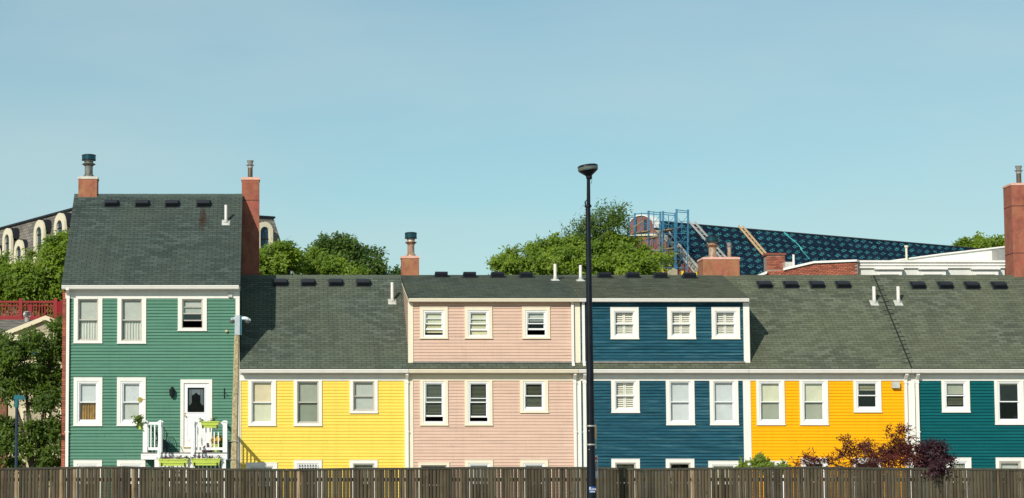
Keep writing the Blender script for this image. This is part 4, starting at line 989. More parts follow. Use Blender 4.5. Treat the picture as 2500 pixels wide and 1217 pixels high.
# blue sticker wrapped on the pole
M['stickblue'] = plain('sticker_blue', (0.02, 0.08, 0.30), .5, var=.05); M['stickwhite'] = plain('sticker_white', (.8, .8, .8), .5, var=.05)
zs = WZ(1196, LYY - .12, 1446); pv_, pf_ = [], []
for i in range(9):
    t = math.radians(-125 + i * 11); 
    for z in (zs - .085, zs + .085): pv_.append((lx + .1285 * math.cos(t), LYY + .1285 * math.sin(t), z))
m = MB(); m.add(pv_, [(2*i, 2*i+2, 2*i+3, 2*i+1) for i in range(8)]); stk = m.build('sticker', M['stickblue'], hL)
me = text_mesh('Rox', .125, M['stickwhite']); o = link('sticker_lettering', me, None, stk, (lx + .018, LYY - .1315, zs + .02), rot=(math.radians(90), 0, math.radians(6)))
MB().box(lx - .06, lx + .085, LYY - .1318, LYY - .1300, zs - .068, zs - .052).build('sticker_line', M['stickwhite'], stk)

# two parking signs, seen nearly edge on
M['signback'] = plain('sign_orange', (0.75, 0.42, 0.16), .5, var=.1); M['signteal'] = plain('sign_teal', (0.12, 0.42, 0.42), .5, var=.1); M['signwhite'] = plain('sign_white', (.62, .66, .68), .5, var=.1); M['signred'] = plain('sign_red', (.5, .05, .10), .5, var=.1); M['signdark'] = plain('sign_dark_print', (.02, .04, .10), .5, var=.1)
def sign(label, u, v0, v1, w, ang, decor):
    z0, z1 = WZ(v1, LYY, u), WZ(v0, LYY, u); p = Vector((WX(u, (v0 + v1) / 2, LYY), LYY, z0)); ca_, sa_ = math.cos(ang), math.sin(ang); H = z1 - z0
    t = thing('parking_sign', p, label, 'sign', 'signs strapped to the street lamp')
    def loc(a, b, y): return (a * ca_ + y * sa_, a * sa_ - y * ca_, b)
    def plate(name, x0, x1, a, b, y0, y1, mat):
        m = MB(); c = [loc(x0, a, y0), loc(x1, a, y0), loc(x1, b, y0), loc(x0, b, y0)]; d = [loc(x0, a, y1), loc(x1, a, y1), loc(x1, b, y1), loc(x0, b, y1)]
        m.add([tuple(Vector(q) + p) for q in c + d], [(0, 1, 2, 3), (7, 6, 5, 4), (0, 4, 5, 1), (1, 5, 6, 2), (2, 6, 7, 3), (3, 7, 4, 0)]); m.build(name, mat, t)
    r = .03
    out = [(r, 0), (w - r, 0), (w, r), (w, H - r), (w - r, H), (r, H), (0, H - r), (0, r)]
    m = MB(); m.prism([Vector(loc(a, b, 0)) + p for a, b in out], Vector(loc(0, 0, -.004))); m.build('sign_plate', M['signwhite'], t)
    decor(plate, w, H, p, loc, t)
def dec1(plate, w, H, p, loc, t):
    plate('sign_panel', .015, w - .015, H * .42, H - .03, .001, .003, M['signback']); plate('sign_panel', .015, w - .015, .03, H * .41, .001, .003, M['signteal'])
    for i in range(3): plate('sign_mark', .05 + i * .07, .09 + i * .07, H * (.10 + .08 * i), H * (.17 + .08 * i), .004, .0055, M['signdark'])
def dec2(plate, w, H, p, loc, t):
    plate('sign_mark', .03, w - .03, H * .80, H * .92, .001, .003, M['signred'])
    m = MB(); n = 20
    for i in range(n):
        a, b = 2 * math.pi * i / n, 2 * math.pi * (i + 1) / n
        m.add([tuple(Vector(loc(w / 2 + r * math.cos(g), H * .52 + r * 1.25 * math.sin(g), .003)) + p) for r, g in ((.07, a), (.11, a), (.11, b), (.07, b))], [(0, 1, 2, 3)])
    m.build('sign_ring', M['signdark'], t); plate('sign_mark', w / 2 - .035, w / 2 + .01, H * .44, H * .60, .001, .003, M['signdark']); plate('sign_mark', .05, w - .05, .03, H * .06, .001, .003, M['signdark'])
sign('orange and teal street sign on the black lamp, upper of two', 1449, 1037, 1095, .30, math.radians(65), dec1)
sign('narrow white street sign with a red top band, lower on the black lamp', 1452, 1112, 1168, .30, math.radians(65), dec2)

# ------------------------------------------------------------------ concrete lamp post by the green house
M['aggr'] = plain('aggregate_concrete', (0.42, 0.34, 0.20), .95, var=.45, sc=16, bmp=.6); M['greymetal'] = plain('pale_grey_metal', (.50, .55, .58), .4, .2, var=.1); M['tealmetal'] = plain('teal_metal', (.06, .20, .26), .4, .2)
CYY = -9.0; kc = (CYY + 80) / FPX
pb, ptop = W(570.5, 1190, CYY), W(578.6, 819, CYY)
hC = thing('street_lamp', (pb.x - .02, CYY, 0), 'leaning concrete lamp post with two small lamp heads beside the yellow wall', 'street lamp')
dirn = (ptop - pb).normalized(); b0 = pb - dirn * (pb.z / dirn.z)
m = MB()
for (p, h) in ((b0, .125), (ptop, .082)):
    pass
def sq(p, h): return [(p.x - h, p.y - h * .55, p.z), (p.x - h * .55, p.y - h, p.z), (p.x + h * .55, p.y - h, p.z), (p.x + h, p.y - h * .55, p.z), (p.x + h, p.y + h, p.z), (p.x - h, p.y + h, p.z)]
A = sq(b0, .125); B = sq(ptop, .082); m.add(A + B, [(0,1,2,3,4,5)[::-1], tuple(range(6, 12))] + [(i, (i + 1) % 6, 6 + (i + 1) % 6, 6 + i) for i in range(6)]); m.build('pole', M['aggr'], hC)
hb = W(573, 818, CYY - .1); he = W(585.5, 770, CYY - .1)
q = MB(); q.box(hb.x, he.x, CYY - .10, CYY + .10, hb.z, he.z); hd = q.build('lamp_bracket', M['greymetal'], hC)
MB().box(he.x, he.x + .055, CYY - .06, CYY + .10, hb.z + .01, he.z - .01).build('bracket_side', M['tealmetal'], hC)
def cobra(u0, u1, v, s):
    a, b = W(u0, v, CYY), W(u1, v, CYY); Lh = abs(b.x - a.x); m = MB()
    st = [(0, .055, .05), (.35, .075, .055), (.7, .11, .055), (1.0, .07, .03)]
    for i, (t, wd, hh) in enumerate(st):
        x = a.x + s * t * Lh; zz = a.z - (.09 * max(0, t - .4) if s > 0 else .02 * t); m.v += [(x, CYY - wd, zz - .02), (x, CYY - wd * .6, zz + hh), (x, CYY + wd * .6, zz + hh), (x, CYY + wd, zz - .02), (x, CYY + wd * .7, zz - hh * .9), (x, CYY - wd * .7, zz - hh * .9)]
    for i in range(3):
        for j in range(6): m.f.append((i*6 + j, i*6 + (j+1) % 6, i*6 + 6 + (j+1) % 6, i*6 + 6 + j)); m.m.append(0)
    m.f += [(0,1,2,3,4,5), (18,19,20,21,22,23)]; m.m += [0, 0]
    o = m.build('lamp_head', M['greymetal'], hC); xl = a.x + s * .68 * Lh
    MB().lathe((xl, CYY, a.z - .15), [(.02, 0), (.065, .02), (.085, .07), (.085, .10)], 12).build('lens', M['lens'], o)
cobra(590, 612, 778, 1); cobra(573, 563.5, 779, -1)
for v in (1078, 1122):
    p = W(571, v, CYY); MB().box(p.x - .14, p.x + .14, CYY - .135, CYY + .135, p.z - .008, p.z + .008).build('steel_band', M['steel'], hC)
# grey sign strapped on the left of that post
M['bluegrey'] = plain('bluegrey_sign', (.10, .17, .23), .5, var=.15)
p0, p1 = W(554.5, 1124, CYY - .2), W(562.5, 1076, CYY - .2)
tS = thing('metal_sign', ((p0.x + p1.x) / 2, CYY - .2, p0.z), 'blue grey metal sign strapped to the concrete lamp post, seen from its back', 'sign')
m = MB(); w_ = (p1.x - p0.x); m.prism([(p0.x, CYY - .2, p0.z + .03), (p0.x + .02, CYY - .2, p0.z), (p1.x, CYY + .05, p0.z), (p1.x, CYY + .05, p1.z), (p0.x + .02, CYY - .2, p1.z), (p0.x, CYY - .2, p1.z - .03)], (.006, .004, 0)); m.build('sign_plate', M['bluegrey'], tS)
for v in (1080, 1118): MB().box(p1.x - .02, p1.x + .06, CYY - .06, CYY + .05, WZ(v, CYY) - .014, WZ(v, CYY) + .014).build('strap', M['black'], tS)

# ------------------------------------------------------------------ porch things
M['lime'] = plain('lime_plastic', (0.50, 0.60, 0.10), .45, var=.08); M['soil'] = plain('soil', (.03, .022, .016), .95)
def planter(label, u0, u1, v0, v1, Y, flowers):
    a, b = W(u0, v1, Y - .12), W(u1, v0, Y - .12); Z0, Z1 = a.z, b.z; c = Vector(((a.x + b.x) / 2, Y - .14, Z0)); hw = (b.x - a.x) / 2
    t = thing('planter_box', c, label, 'planter', 'lime planters on the porch')
    x0, x1 = a.x, b.x; ya, yb = Y - .22, Y - .045; e = .05; H = Z1 - Z0
    m = MB(); m.add([(x0+e,ya+.03,Z0),(x1-e,ya+.03,Z0),(x1-e,yb-.02,Z0),(x0+e,yb-.02,Z0),(x0+.01,ya+.006,Z1-.03),(x1-.01,ya+.006,Z1-.03),(x1-.01,yb,Z1-.03),(x0+.01,yb,Z1-.03)], [(0,3,2,1),(0,1,5,4),(1,2,6,5),(2,3,7,6),(3,0,4,7)]); m.build('box', M['lime'], t)
    MB().ring(0, 1, 0, 1, .1, .1, .1, .1, 0, 1) if False else None
    r = MB(); r.box(x0 - .01, x1 + .01, ya - .012, ya + .012, Z1 - .035, Z1); r.box(x0 - .01, x1 + .01, yb - .012, yb + .012, Z1 - .035, Z1); r.box(x0 - .01, x0 + .014, ya + .012, yb - .012, Z1 - .035, Z1); r.box(x1 - .014, x1 + .01, ya + .012, yb - .012, Z1 - .035, Z1)
    r.box(x0 + .06, x1 - .06, ya - .001, ya + .02, Z0 + H * .36, Z0 + H * .39); r.build('rim', M['lime'], t)
    MB().box(x0 + .014, x1 - .014, ya + .012, yb - .012, Z1 - .05, Z1 - .02).build('soil', M['soil'], t)
    for x in (x0 + hw * .22, x1 - hw * .22):
        k = MB(); k.box(x - .018, x + .018, ya - .004, ya + .022, Z0 - .02, Z0 + H * .42); k.box(x - .012, x + .012, ya, yb + .04, Z0 - .028, Z0 - .005); k.build('bracket', M['black'], t)
    n = 6 if flowers else 4
    lb = [(x0 + (i + .5) * (x1 - x0) / n + random.uniform(-.04, .04), Y - .13, Z1 + .03, .06, .06, random.uniform(.02, .045)) for i in range(n)]
    foliage('foliage', lb, 26, M['leaf_mid'], t, leaf=.06, twig=.06, per=4, shell=.2, aspect=.5)
    if flowers: foliage('flowers', [(l[0], l[1], l[2] + .03, .07, .05, .035) for l in lb], 20, M['petal'], t, leaf=.055, twig=.02, per=4, shell=.2, aspect=.9)
planter('lime green planter hung on the upper porch railing before the white door', 490, 535, 1029, 1045, PY + .04, False)
planter('lime planter of purple flowers on the lower railing, farther from the concrete post', 387, 459, 1121, 1138, FY + .04, True)
planter('lime planter of purple flowers on the lower railing, right beside the concrete post', 467, 538, 1120, 1137, FY + .04, True)
def pot(label, u, v0, v1, Y, r0, r1, fol, lobes, extra=None):
    z0, z1 = WZ(v1, Y, u), WZ(v0, Y, u); x = WX(u, v1, Y); t = thing('flower_pot', (x, Y, z0), label, 'plant pot', 'pots on the porch')
    MB().lathe((x, Y, z0), [(r0, 0), (r1, z1 - z0 - .03), (r1 + .015, z1 - z0 - .03), (r1 + .015, z1 - z0), (r1 - .01, z1 - z0), (r1 - .01, z1 - z0 - .02)], 16).build('pot', M['lime'], t)
    foliage('foliage', [(x + a, Y + b, z1 + c, d, d, e) for a, b, c, d, e in lobes], fol, M['leaf_mid'], t, leaf=.10, twig=.14, per=5, shell=.2, aspect=.55)
    if extra: foliage('flowers', [(x + a, Y + b, z1 + c, d, d, e) for a, b, c, d, e in lobes], fol // 2, M[extra], t, leaf=.09, twig=.05, per=4, shell=.6, aspect=.9)
pot('small lime pot with a leafy plant hung on the porch rail beside the window', 343, 1033.5, 1049, PY + .1, .055, .085, 60, [(0, 0, .07, .09, .09), (-.04, 0, .14, .06, .06)])
pot('lime flower pot of yellow flowers standing on the porch behind the railing', 527, 1085, 1104, -.55, .09, .12, 70, [(0, 0, .10, .14, .12), (.1, 0, .12, .1, .1)], 'petal_y')
# wrought iron chair and storage box on the porch
cx_, cy_ = WX(391, 1100, -.75), -.75
tC = thing('garden_chair', (cx_, cy_, zd), 'black wrought iron garden chair behind the white porch railing', 'chair')
m = MB()
m.lathe((cx_, cy_, zd + .42), [(.21, 0), (.22, .015), (.21, .03)], 16); m.build('seat', M['black'], tC)
for a, b in ((-1, -1), (1, -1), (-1, 1), (1, 1)): MB().tube([(cx_ + a * .15, cy_ + b * .15, zd + .42), (cx_ + a * .19, cy_ + b * .19, zd + .2), (cx_ + a * .22, cy_ + b * .2, zd)], .013, 6).build('leg', M['black'], tC)
m = MB(); m.tube([(cx_ - .2, cy_ + .17, zd + .42), (cx_ - .21, cy_ + .2, zd + .7), (cx_ - .12, cy_ + .22, zd + .88), (cx_ + .12, cy_ + .22, zd + .88), (cx_ + .21, cy_ + .2, zd + .7), (cx_ + .2, cy_ + .17, zd + .42)], .014, 6)
for i in range(5):
    x = cx_ - .12 + i * .06; m.tube([(x, cy_ + .18, zd + .43), (x + .02, cy_ + .2, zd + .6), (x - .01, cy_ + .22, zd + .87)], .008, 5)
m.build('backrest', M['black'], tC)
for s in (-1, 1): MB().tube([(cx_ + s * .2, cy_ + .18, zd + .66), (cx_ + s * .27, cy_, zd + .68), (cx_ + s * .25, cy_ - .17, zd + .60), (cx_ + s * .20, cy_ - .16, zd + .43)], .013, 6).build('arm', M['black'], tC)
M['bin'] = plain('dark_teal_plastic', (.02, .07, .09), .6); bx = WX(402, 1090, -.4)
tB = thing('storage_box', (bx, -.35, zd), 'dark teal storage box standing on the porch by the wall', 'box')
m = MB(); m.add([(bx-.14,-.50,zd),(bx+.14,-.50,zd),(bx+.14,-.15,zd),(bx-.14,-.15,zd),(bx-.16,-.52,zd+.36),(bx+.16,-.52,zd+.36),(bx+.16,-.13,zd+.36),(bx-.16,-.13,zd+.36)], [(0,3,2,1),(0,1,5,4),(1,2,6,5),(2,3,7,6),(3,0,4,7)]); m.build('body', M['bin'], tB)
MB().box(bx - .175, bx + .175, -.535, -.115, zd + .362, zd + .41).build('lid', M['bin'], tB)
M['sack'] = plain('brown_sack', (.09, .055, .06), .95, var=.4, sc=10, bmp=.5); kx_ = WX(506, 1100, -.7)
m = MB(); m.lathe((kx_, -.7, zd), [(.13, 0), (.19, .06), (.18, .16), (.12, .24), (.05, .28), (.07, .33), (.02, .35)], 14)
tag(m.build('sack', M['sack'], None, smooth=True), 'dark brown sack slumped on the porch floor behind the railing', 'sack')
# ------------------------------------------------------------------ buildings behind
M['slate'] = None
def slate_mat():
    m, nt, b = newmat('slate')
    g = N(nt, 'ShaderNodeNewGeometry'); sp = N(nt, 'ShaderNodeSeparateXYZ'); L(nt, g.outputs['Position'], sp.inputs[0])
    ad = N(nt, 'ShaderNodeMath', operation='ADD'); L(nt, sp.outputs[0], ad.inputs[0]); L(nt, sp.outputs[1], ad.inputs[1])
    cb = N(nt, 'ShaderNodeCombineXYZ'); L(nt, ad.outputs[0], cb.inputs[0]); L(nt, sp.outputs[2], cb.inputs[1])
    br = N(nt, 'ShaderNodeTexBrick'); br.inputs['Scale'].default_value = 1; br.inputs['Brick Width'].default_value = .30; br.inputs['Row Height'].default_value = .17; br.inputs['Mortar Size'].default_value = .012
    br.inputs['Color1'].default_value = (.12, .11, .095, 1); br.inputs['Color2'].default_value = (.26, .235, .20, 1); br.inputs['Mortar'].default_value = (.03, .028, .028, 1)
    L(nt, cb.outputs[0], br.inputs['Vector']); n1 = noise(nt, pos(nt, (1, 1, 1)), 1.5, 5)
    L(nt, mix(nt, ramp(nt, n1, [(.4, 0.), (.7, .5)]), br.outputs[0], (.20, .17, .13)), b.inputs['Base Color']); b.inputs['Roughness'].default_value = .8; return m
M['slate'] = slate_mat(); M['creamst'] = trim('cream_stone', (.74, .67, .50), .2); M['creamst'].name = 'cream_stone'
M['fbrick'] = brick_tex('far_brick', (0.26, 0.085, 0.055), (.22, .16, .13)); M['winglass'] = plain('blue_window_glass', (.014, .05, .085), .2, 0, var=.4, spec=.4); M['tarred'] = plain('tarred_edge', (.012, .014, .02), .6)

# ---- mansard building on the left
P1 = W(178, 512, 35.0)
def solveY(u, v, z):
    a, b = 5., 200.
    for _ in range(60):
        c = (a + b) / 2
        if W(u, v, c).z < z: a = c
        else: b = c
    return W(u, v, c)
P0 = solveY(0, 560, P1.z); e1 = Vector((P0.x - P1.x, P0.y - P1.y, 0)).normalized(); e2 = Vector((e1.y, -e1.x, 0))
Q = P1 - e1 * 1.6; w = 0
while CX + FPX * (Q + e2 * w).x / ((Q + e2 * w).y + 80) < 667: w += .02
R_ = Q + e2 * w; n1 = Vector((-e2.x, -e2.y, 0)); n2 = Vector((-e1.x, -e1.y, 0)); LEN = 16.0; SL = .23; HM = 4.6
hM = thing('mansard_building', (Q.x, Q.y, 0), 'old brick building with a slate mansard roof and arched cream dormers', 'building')
zt = P1.z; zb_ = zt - HM; off = HM * SL
A_ = [Q + e1 * LEN, Q, R_, R_ + e1 * LEN]
ou = [A_[0] + n1 * off, Q + n1 * off + n2 * off, R_ + n2 * off - n1 * off, A_[3] - n1 * off]
def at(v, z): return (v.x, v.y, z)
m = MB(); m.add([at(p, zb_) for p in ou] + [at(p, zt) for p in A_], [(0,1,5,4),(1,2,6,5),(2,3,7,6),(3,0,4,7),(4,5,6,7)]); m.build('mansard_roof', M['slate'], hM)
m = MB()
for a, b in ((A_[0], A_[1]), (A_[1], A_[2]), (A_[2], A_[3])):
    d = (b - a).normalized(); nn = Vector((d.y, -d.x, 0)); 
    m.prism([at(a - nn * .1, zt - .05), at(a + nn * .12, zt - .02), at(a + nn * .12, zt + .07), at(a - nn * .1, zt + .07)], b - a)
m.build('roof_edge', M['tarred'], hM)
m = MB(); m.add([at(p, 0) for p in ou] + [at(p, zb_ - .05) for p in ou], [(0,1,5,4),(1,2,6,5),(2,3,7,6),(3,0,4,7)]); m.build('wall', M['fbrick'], hM)
m = MB()
for a, b in ((ou[0], ou[1]), (ou[1], ou[2])):
    d = (b - a).normalized(); nn = Vector((d.y, -d.x, 0)); m.prism([at(a - nn * .1, zb_ - .4), at(a + nn * .3, zb_ - .1), at(a + nn * .45, zb_ - .02), at(a + nn * .45, zb_ + .12), at(a - nn * .1, zb_ + .12)], b - a)
m.build('cornice', M['creamst'], hM)
def mdormer(o, ax, nn, zc, wd, ht, label=None):
    """arched dormer: o = point on the roof top line, ax along the wall, nn outward; zc = crown height"""
    face = (zt - (zc - ht)) * SL + .05
    def pt(a, y, z): q = o + ax * a + nn * y; return (q.x, q.y, z)
    r = wd / 2; n = 10
    arch = lambda rr, zz: [(rr * math.cos(math.pi * i / n), zz + rr * math.sin(math.pi * i / n)) for i in range(n + 1)]
    zs = zc - r; o_out = [(r, zc - ht)] + arch(r, zs) + [(-r, zc - ht)]; ri = r * .55; o_in = [(ri, zc - ht + .12)] + arch(ri, zs - .05) + [(-ri, zc - ht + .12)]
    m = MB(); k = len(o_out); vs = [pt(a, face, z) for a, z in o_out] + [pt(a, face, z) for a, z in o_in] + [pt(a, face - .14, z) for a, z in o_out] + [pt(a, face - .14, z) for a, z in o_in]
    fs = [(i, i + 1, k + i + 1, k + i) for i in range(k - 1)] + [(k - 1, 0, k, 2 * k - 1)] + [(i, 2 * k + i, 2 * k + i + 1, i + 1) for i in range(k - 1)] + [(k + i, k + i + 1, 3 * k + i + 1, 3 * k + i) for i in range(k - 1)]
    d = MB().add(vs, fs).build('dormer', M['creamst'], hM, label)
    MB().add([pt(a, face - .12, z) for a, z in o_in], [tuple(range(k))]).build('pane', M['winglass'], d)
    g = MB()
    for z in (zc - ht * .35, zc - ht * .62): g.add([pt(-ri, face - .11, z), pt(ri, face - .11, z), pt(ri, face - .11, z + .05), pt(-ri, face - .11, z + .05), pt(-ri, face - .07, z), pt(ri, face - .07, z), pt(ri, face - .07, z + .05), pt(-ri, face - .07, z + .05)], [(0,3,2,1),(4,5,6,7),(0,1,5,4),(2,3,7,6)])
    g.add([pt(-.02, face - .11, zc - ht + .12), pt(.02, face - .11, zc - ht + .12), pt(.02, face - .07, zs), pt(-.02, face - .07, zs)], [(0, 1, 2, 3)]); g.build('glazing_bar', M['tarred'], d)
    body = [(r * .9, zc - ht), (r * .9, zs - .1), (-r * .9, zs - .1), (-r * .9, zc - ht)]
    m = MB(); m.add([pt(a, face - .14, z) for a, z in body] + [pt(a, -.6, z) for a, z in body], [(0,1,5,4),(1,2,6,5),(2,3,7,6)]); m.build('dormer_cheek', M['slate'], d)
    hood = arch(r * 1.06, zs); m = MB(); k = len(hood); m.add([pt(a, face - .10, z) for a, z in hood] + [pt(a, -.5, z) for a, z in hood], [(i, i + 1, k + i + 1, k + i) for i in range(k - 1)]); m.build('dormer_hood', M['tarred'], d)
def along(u, v):
    """parameter on the left facade top line at image column u"""
    t = 0
    while CX + FPX * (Q + e1 * t).x / ((Q + e1 * t).y + 80) > u and t < 30: t += .02
    return Q + e1 * t
for u, v, wd, ht in ((34, 559, 1.25, 2.3), (112, 539, 1.35, 2.2), (162, 522, 1.4, 2.2)):
    o = along(u + 6, v); mdormer(o, e1, n1, W(u, v, o.y).z, wd, ht)
for u, v, wd, ht in ((6, 597, 1.2, 1.5), (62, 582, 1.25, 1.45)):
    o = along(u + 6, v); mdormer(o, e1, n1, W(u, v, o.y - 1).z, wd, ht)
t = 0
while CX + FPX * (Q + e2 * t).x / ((Q + e2 * t).y + 80) < 630: t += .02
o = Q + e2 * t; mdormer(o, -e2, n2, W(630, 545, o.y).z, .95, 2.6)
# wall windows below
for k in range(6):
    p = Q + e1 * (1.2 + k * 2.3) + n1 * (off + .02)
    for z in (zb_ - 2.6, zb_ - 5.8):
        m = MB(); c = [p + e1 * a + n1 * .03 for a in (-.5, .5)]; m.add([at(c[0], z), at(c[1], z), at(c[1], z + 1.9), at(c[0], z + 1.9)], [(0, 1, 2, 3)]); wn = m.build('window', M['winglass'], hM)

# ---- cream house with a pediment, half hidden by the left tree
M['creamwall'] = paint('cream_paint', (.55, .48, .33), var=.06); M['creamtrim'] = trim('cream_house_trim', (.74, .66, .47), .2); M['beige'] = plain('beige_panel', (.40, .35, .25), .8, var=.1)
CY0 = 14.0
hK = thing('cream_house', (WX(60, 1100, CY0), CY0, 0), 'cream house with a small pediment, half hidden behind the green tree', 'house')
def bxp(name, u0, u1, v0, v1, ya, yb, mat, par=hK):
    a, b = W(u0, v1, ya), W(u1, v0, ya); return MB().box(a.x, b.x, ya, yb, max(a.z, 0) if v1 < 1180 else 0, b.z).build(name, M[mat], par)
bxp('wall', 18, 330, 822, 1200, CY0, CY0 + 6, 'creamwall'); bxp('brick_wing', -160, 17.5, 815, 1200, CY0 + .3, CY0 + 6, 'fbrick')
a, b, c = W(8, 822, CY0 - .3), W(216, 822, CY0 - .3), W(112, 781, CY0 - .3)
m = MB(); m.prism([a, b, c], (0, 5, 0)); m.build('pediment', M['beige'], hK)
m = MB(); ex = Vector((0, 0, .16)); 
for p, q in ((a, c), (c, b)): m.prism([p + Vector((0, -.18, -.02)), q + Vector((0, -.18, -.02)), q + Vector((0, -.18, .16)), p + Vector((0, -.18, .16))], (0, .2, 0))
m.box(a.x, b.x, CY0 - .46, CY0 - .28, a.z - .20, a.z + .06); m.build('cornice', M['creamtrim'], hK)
ra, rb = W(-160, 818, CY0 + .1), W(330, 781, CY0 + 3); 
m = MB(); m.prism([(ra.x, CY0 - .2, ra.z), (ra.x, CY0 + 3, rb.z), (ra.x, CY0 + 3, rb.z - .1), (ra.x, CY0 - .2, ra.z - .1)], (rb.x - ra.x, 0, 0)); m.build('roof', M['slate'], hK)
for (u0, u1, v0, v1) in ((50, 92, 882, 930), (96, 140, 882, 930), (50, 108, 996, 1112), (112, 150, 996, 1112), (48, 112, 840, 875)):
    p, q = W(u0, v1, CY0), W(u1, v0, CY0); m = MB(); m.ring(p.x, q.x, p.z, q.z, .12, .12, .12, .12, CY0 - .09, CY0 + .02); wn = m.build('window', M['creamtrim'], hK)
    MB().box(p.x + .1, q.x - .1, CY0 - .03, CY0 - .01, p.z + .1, q.z - .1).build('pane', M['winglass'] if v0 < 960 else M['beige'], wn)
tp = W(66, 778, CY0 + 2.6); m = MB(); m.lathe((tp.x, tp.y, tp.z - .3), [(.11, 0), (.11, .34), (.15, .36)], 12); tv = m.build('turbine_vent', M['galv'], hK)
m = MB()
for i in range(14):
    t0 = 2 * math.pi * i / 14
    m.add([(tp.x + r * math.cos(t0 + dt), tp.y + r * math.sin(t0 + dt), tp.z + z) for r, z, dt in ((.13, .05, 0), (.18, .16, .05), (.13, .27, .1), (.10, .27, .32), (.145, .16, .30), (.10, .05, .25))], [(0, 5, 4, 1), (1, 4, 3, 2)])
m.lathe((tp.x, tp.y, tp.z + .265), [(.14, 0), (.12, .03), (.02, .05)], 14); m.build('turbine_fins', M['galv'], tv)
# ---- red roof deck
M['redpaint'] = paint('red_deck_paint', (.30, .022, .028), var=.12)
DY = 19.0; tD_ = thing('deck_railing', W(60, 780, DY), 'red wooden deck railing on the roof behind the cream house', 'railing')
for u in (-30, 50, 135): bxp('railing_post', u - 4.5, u + 4.5, 729, 782, DY - .08, DY + .08, 'redpaint', tD_)
bxp('handrail', -60, 136, 735, 739.5, DY - .06, DY + .06, 'redpaint', tD_); bxp('bottom_rail', -60, 136, 772, 777, DY - .04, DY + .04, 'redpaint', tD_); bxp('middle_rail', -60, 136, 746, 748, DY - .03, DY + .03, 'redpaint', tD_)
u = -56
while u < 132:
    bxp('baluster', u - 1.3, u + 1.3, 739.5, 772, DY - .02, DY + .02, 'redpaint', tD_); u += 6.9
bxp('railing_post', 70, 78, 744, 778, DY + 1.4, DY + 1.55, 'redpaint', tD_)
p, q = W(139, 776, DY), W(156, 780, DY - 1.5); zz = W(139, 738, DY).z
m = MB()
for i in range(5):
    t0, t1 = i / 5, (i + .85) / 5; a, b = p.lerp(q, t0), p.lerp(q, t1); m.add([(a.x, a.y, p.z), (b.x, b.y, p.z), (b.x, b.y, zz), (a.x, a.y, zz), (a.x + .03, a.y + .03, p.z), (b.x + .03, b.y + .03, p.z), (b.x + .03, b.y + .03, zz), (a.x + .03, a.y + .03, zz)], [(0,1,2,3),(7,6,5,4),(0,4,5,1),(3,2,6,7),(1,5,6,2),(0,3,7,4)])
m.build('railing_panel', M['redpaint'], tD_)
bxp('deck_floor', -60, 150, 777.5, 786, DY - .1, DY + 3, 'redpaint', tD_)
# teal double lamp by the left tree
M['tealpaint'] = plain('teal_lamp_paint', (.015, .13, .16), .4, .1, var=.2); M['tealdark'] = plain('dark_teal_post', (.010, .03, .055), .5, var=.2)
TY = -2.0; tx = WX(39.5, 1140, TY); hA = thing('lamp_post', (tx, TY, 0), 'slim dark teal lamp post with a short crossarm before the tree', 'lamp post')
zA, zB = WZ(995, TY), WZ(969, TY); MB().tube([(tx, TY, 0), (tx, TY, zA)], [.058, .05], 10).build('pole', M['tealdark'], hA); MB().tube([(tx, TY, zA - .01), (tx, TY, zB)], [.075, .07], 10).build('collar', M['tealpaint'], hA)
m = MB(); m.box(tx - .1, tx + .29, TY - .07, TY + .07, zB - .10, zB - .01); m.prism([(tx - .1, TY - .07, zB - .01), (tx - .06, TY - .07, zB + .06), (tx + .12, TY - .07, zB + .05), (tx + .29, TY - .07, zB - .01)], (0, .14, 0)); m.build('lamp_head', M['tealpaint'], hA)

# ---- white and brick building behind the right hand roofs
BY = 25.0
hW = thing('white_building', (WX(2280, 900, BY), BY, 0), 'low white and brick building behind the roofs, with three white window hoods', 'building')
M['whitewall'] = trim('white_siding', (.66, .66, .62), .25); M['offwhite'] = trim('white_parapet', (.80, .78, .74), .25)
bxp('wall', 2094, 2452, 637, 1200, BY, BY + 12, 'whitewall', hW)
for v0, v1, pr in ((636, 641, .16), (644, 648, .10), (651, 655, .12)): bxp('cornice', 2093, 2454, v0, v1, BY - pr, BY - .001, 'offwhite', hW)
for u0, u1 in ((2138, 2199), (2245, 2306), (2373, 2434)):
    m = MB(); a, b = W(u0 - 5, 660, BY), W(u1 + 3, 657, BY); m.prism([(a.x, BY - .34, a.z), (a.x, BY - .001, a.z + .02), (a.x, BY - .001, b.z + .12), (a.x, BY - .34, b.z)], (b.x - a.x, 0, 0)); hd = m.build('window_hood', M['offwhite'], hW)
    a, b = W(u0, 700, BY), W(u1, 661, BY); MB().ring(a.x, b.x, a.z, b.z, .15, .15, .20, .1, BY - .20, BY - .001).build('window_frame', M['offwhite'], hd)
    MB().box(a.x + .14, b.x - .14, BY - .03, BY - .004, a.z + .09, b.z - .19).build('pane', M['winglass'], hd)
# side parapet that climbs to the right
m = MB(); P = [W(u, v, BY + 1.5) for u, v in ((2100, 645), (2160, 638), (2300, 619.5), (2452, 602), (2462, 601), (2462, 645))]; m.prism(P, (0, .3, 0)); m.build('parapet', M['offwhite'], hW)
m = MB(); P = [W(u, v, BY + 1.4) for u, v in ((2155, 638.5), (2300, 619), (2463, 600), (2463, 603.5), (2300, 622.5), (2155, 641))]; m.prism(P, (0, .5, 0)); m.build('coping', M['white'], hW)
bxp('roof_box', 2434, 2458, 609, 642, BY + .6, BY + 1.3, 'galv', hW); bxp('brick_pier', 2440, 2458, 642.5, 680, BY + .2, BY + 1.3, 'fbrick', hW)
p = W(2213.5, 640, BY + 1.2); z1 = WZ(600, BY + 1.2); m = MB(); m.lathe((p.x, p.y, p.z), [(.05, 0), (.05, z1 - p.z - .1), (.09, z1 - p.z - .08), (.09, z1 - p.z)], 10); m.build('vent_pipe', M['creamst'], hW)
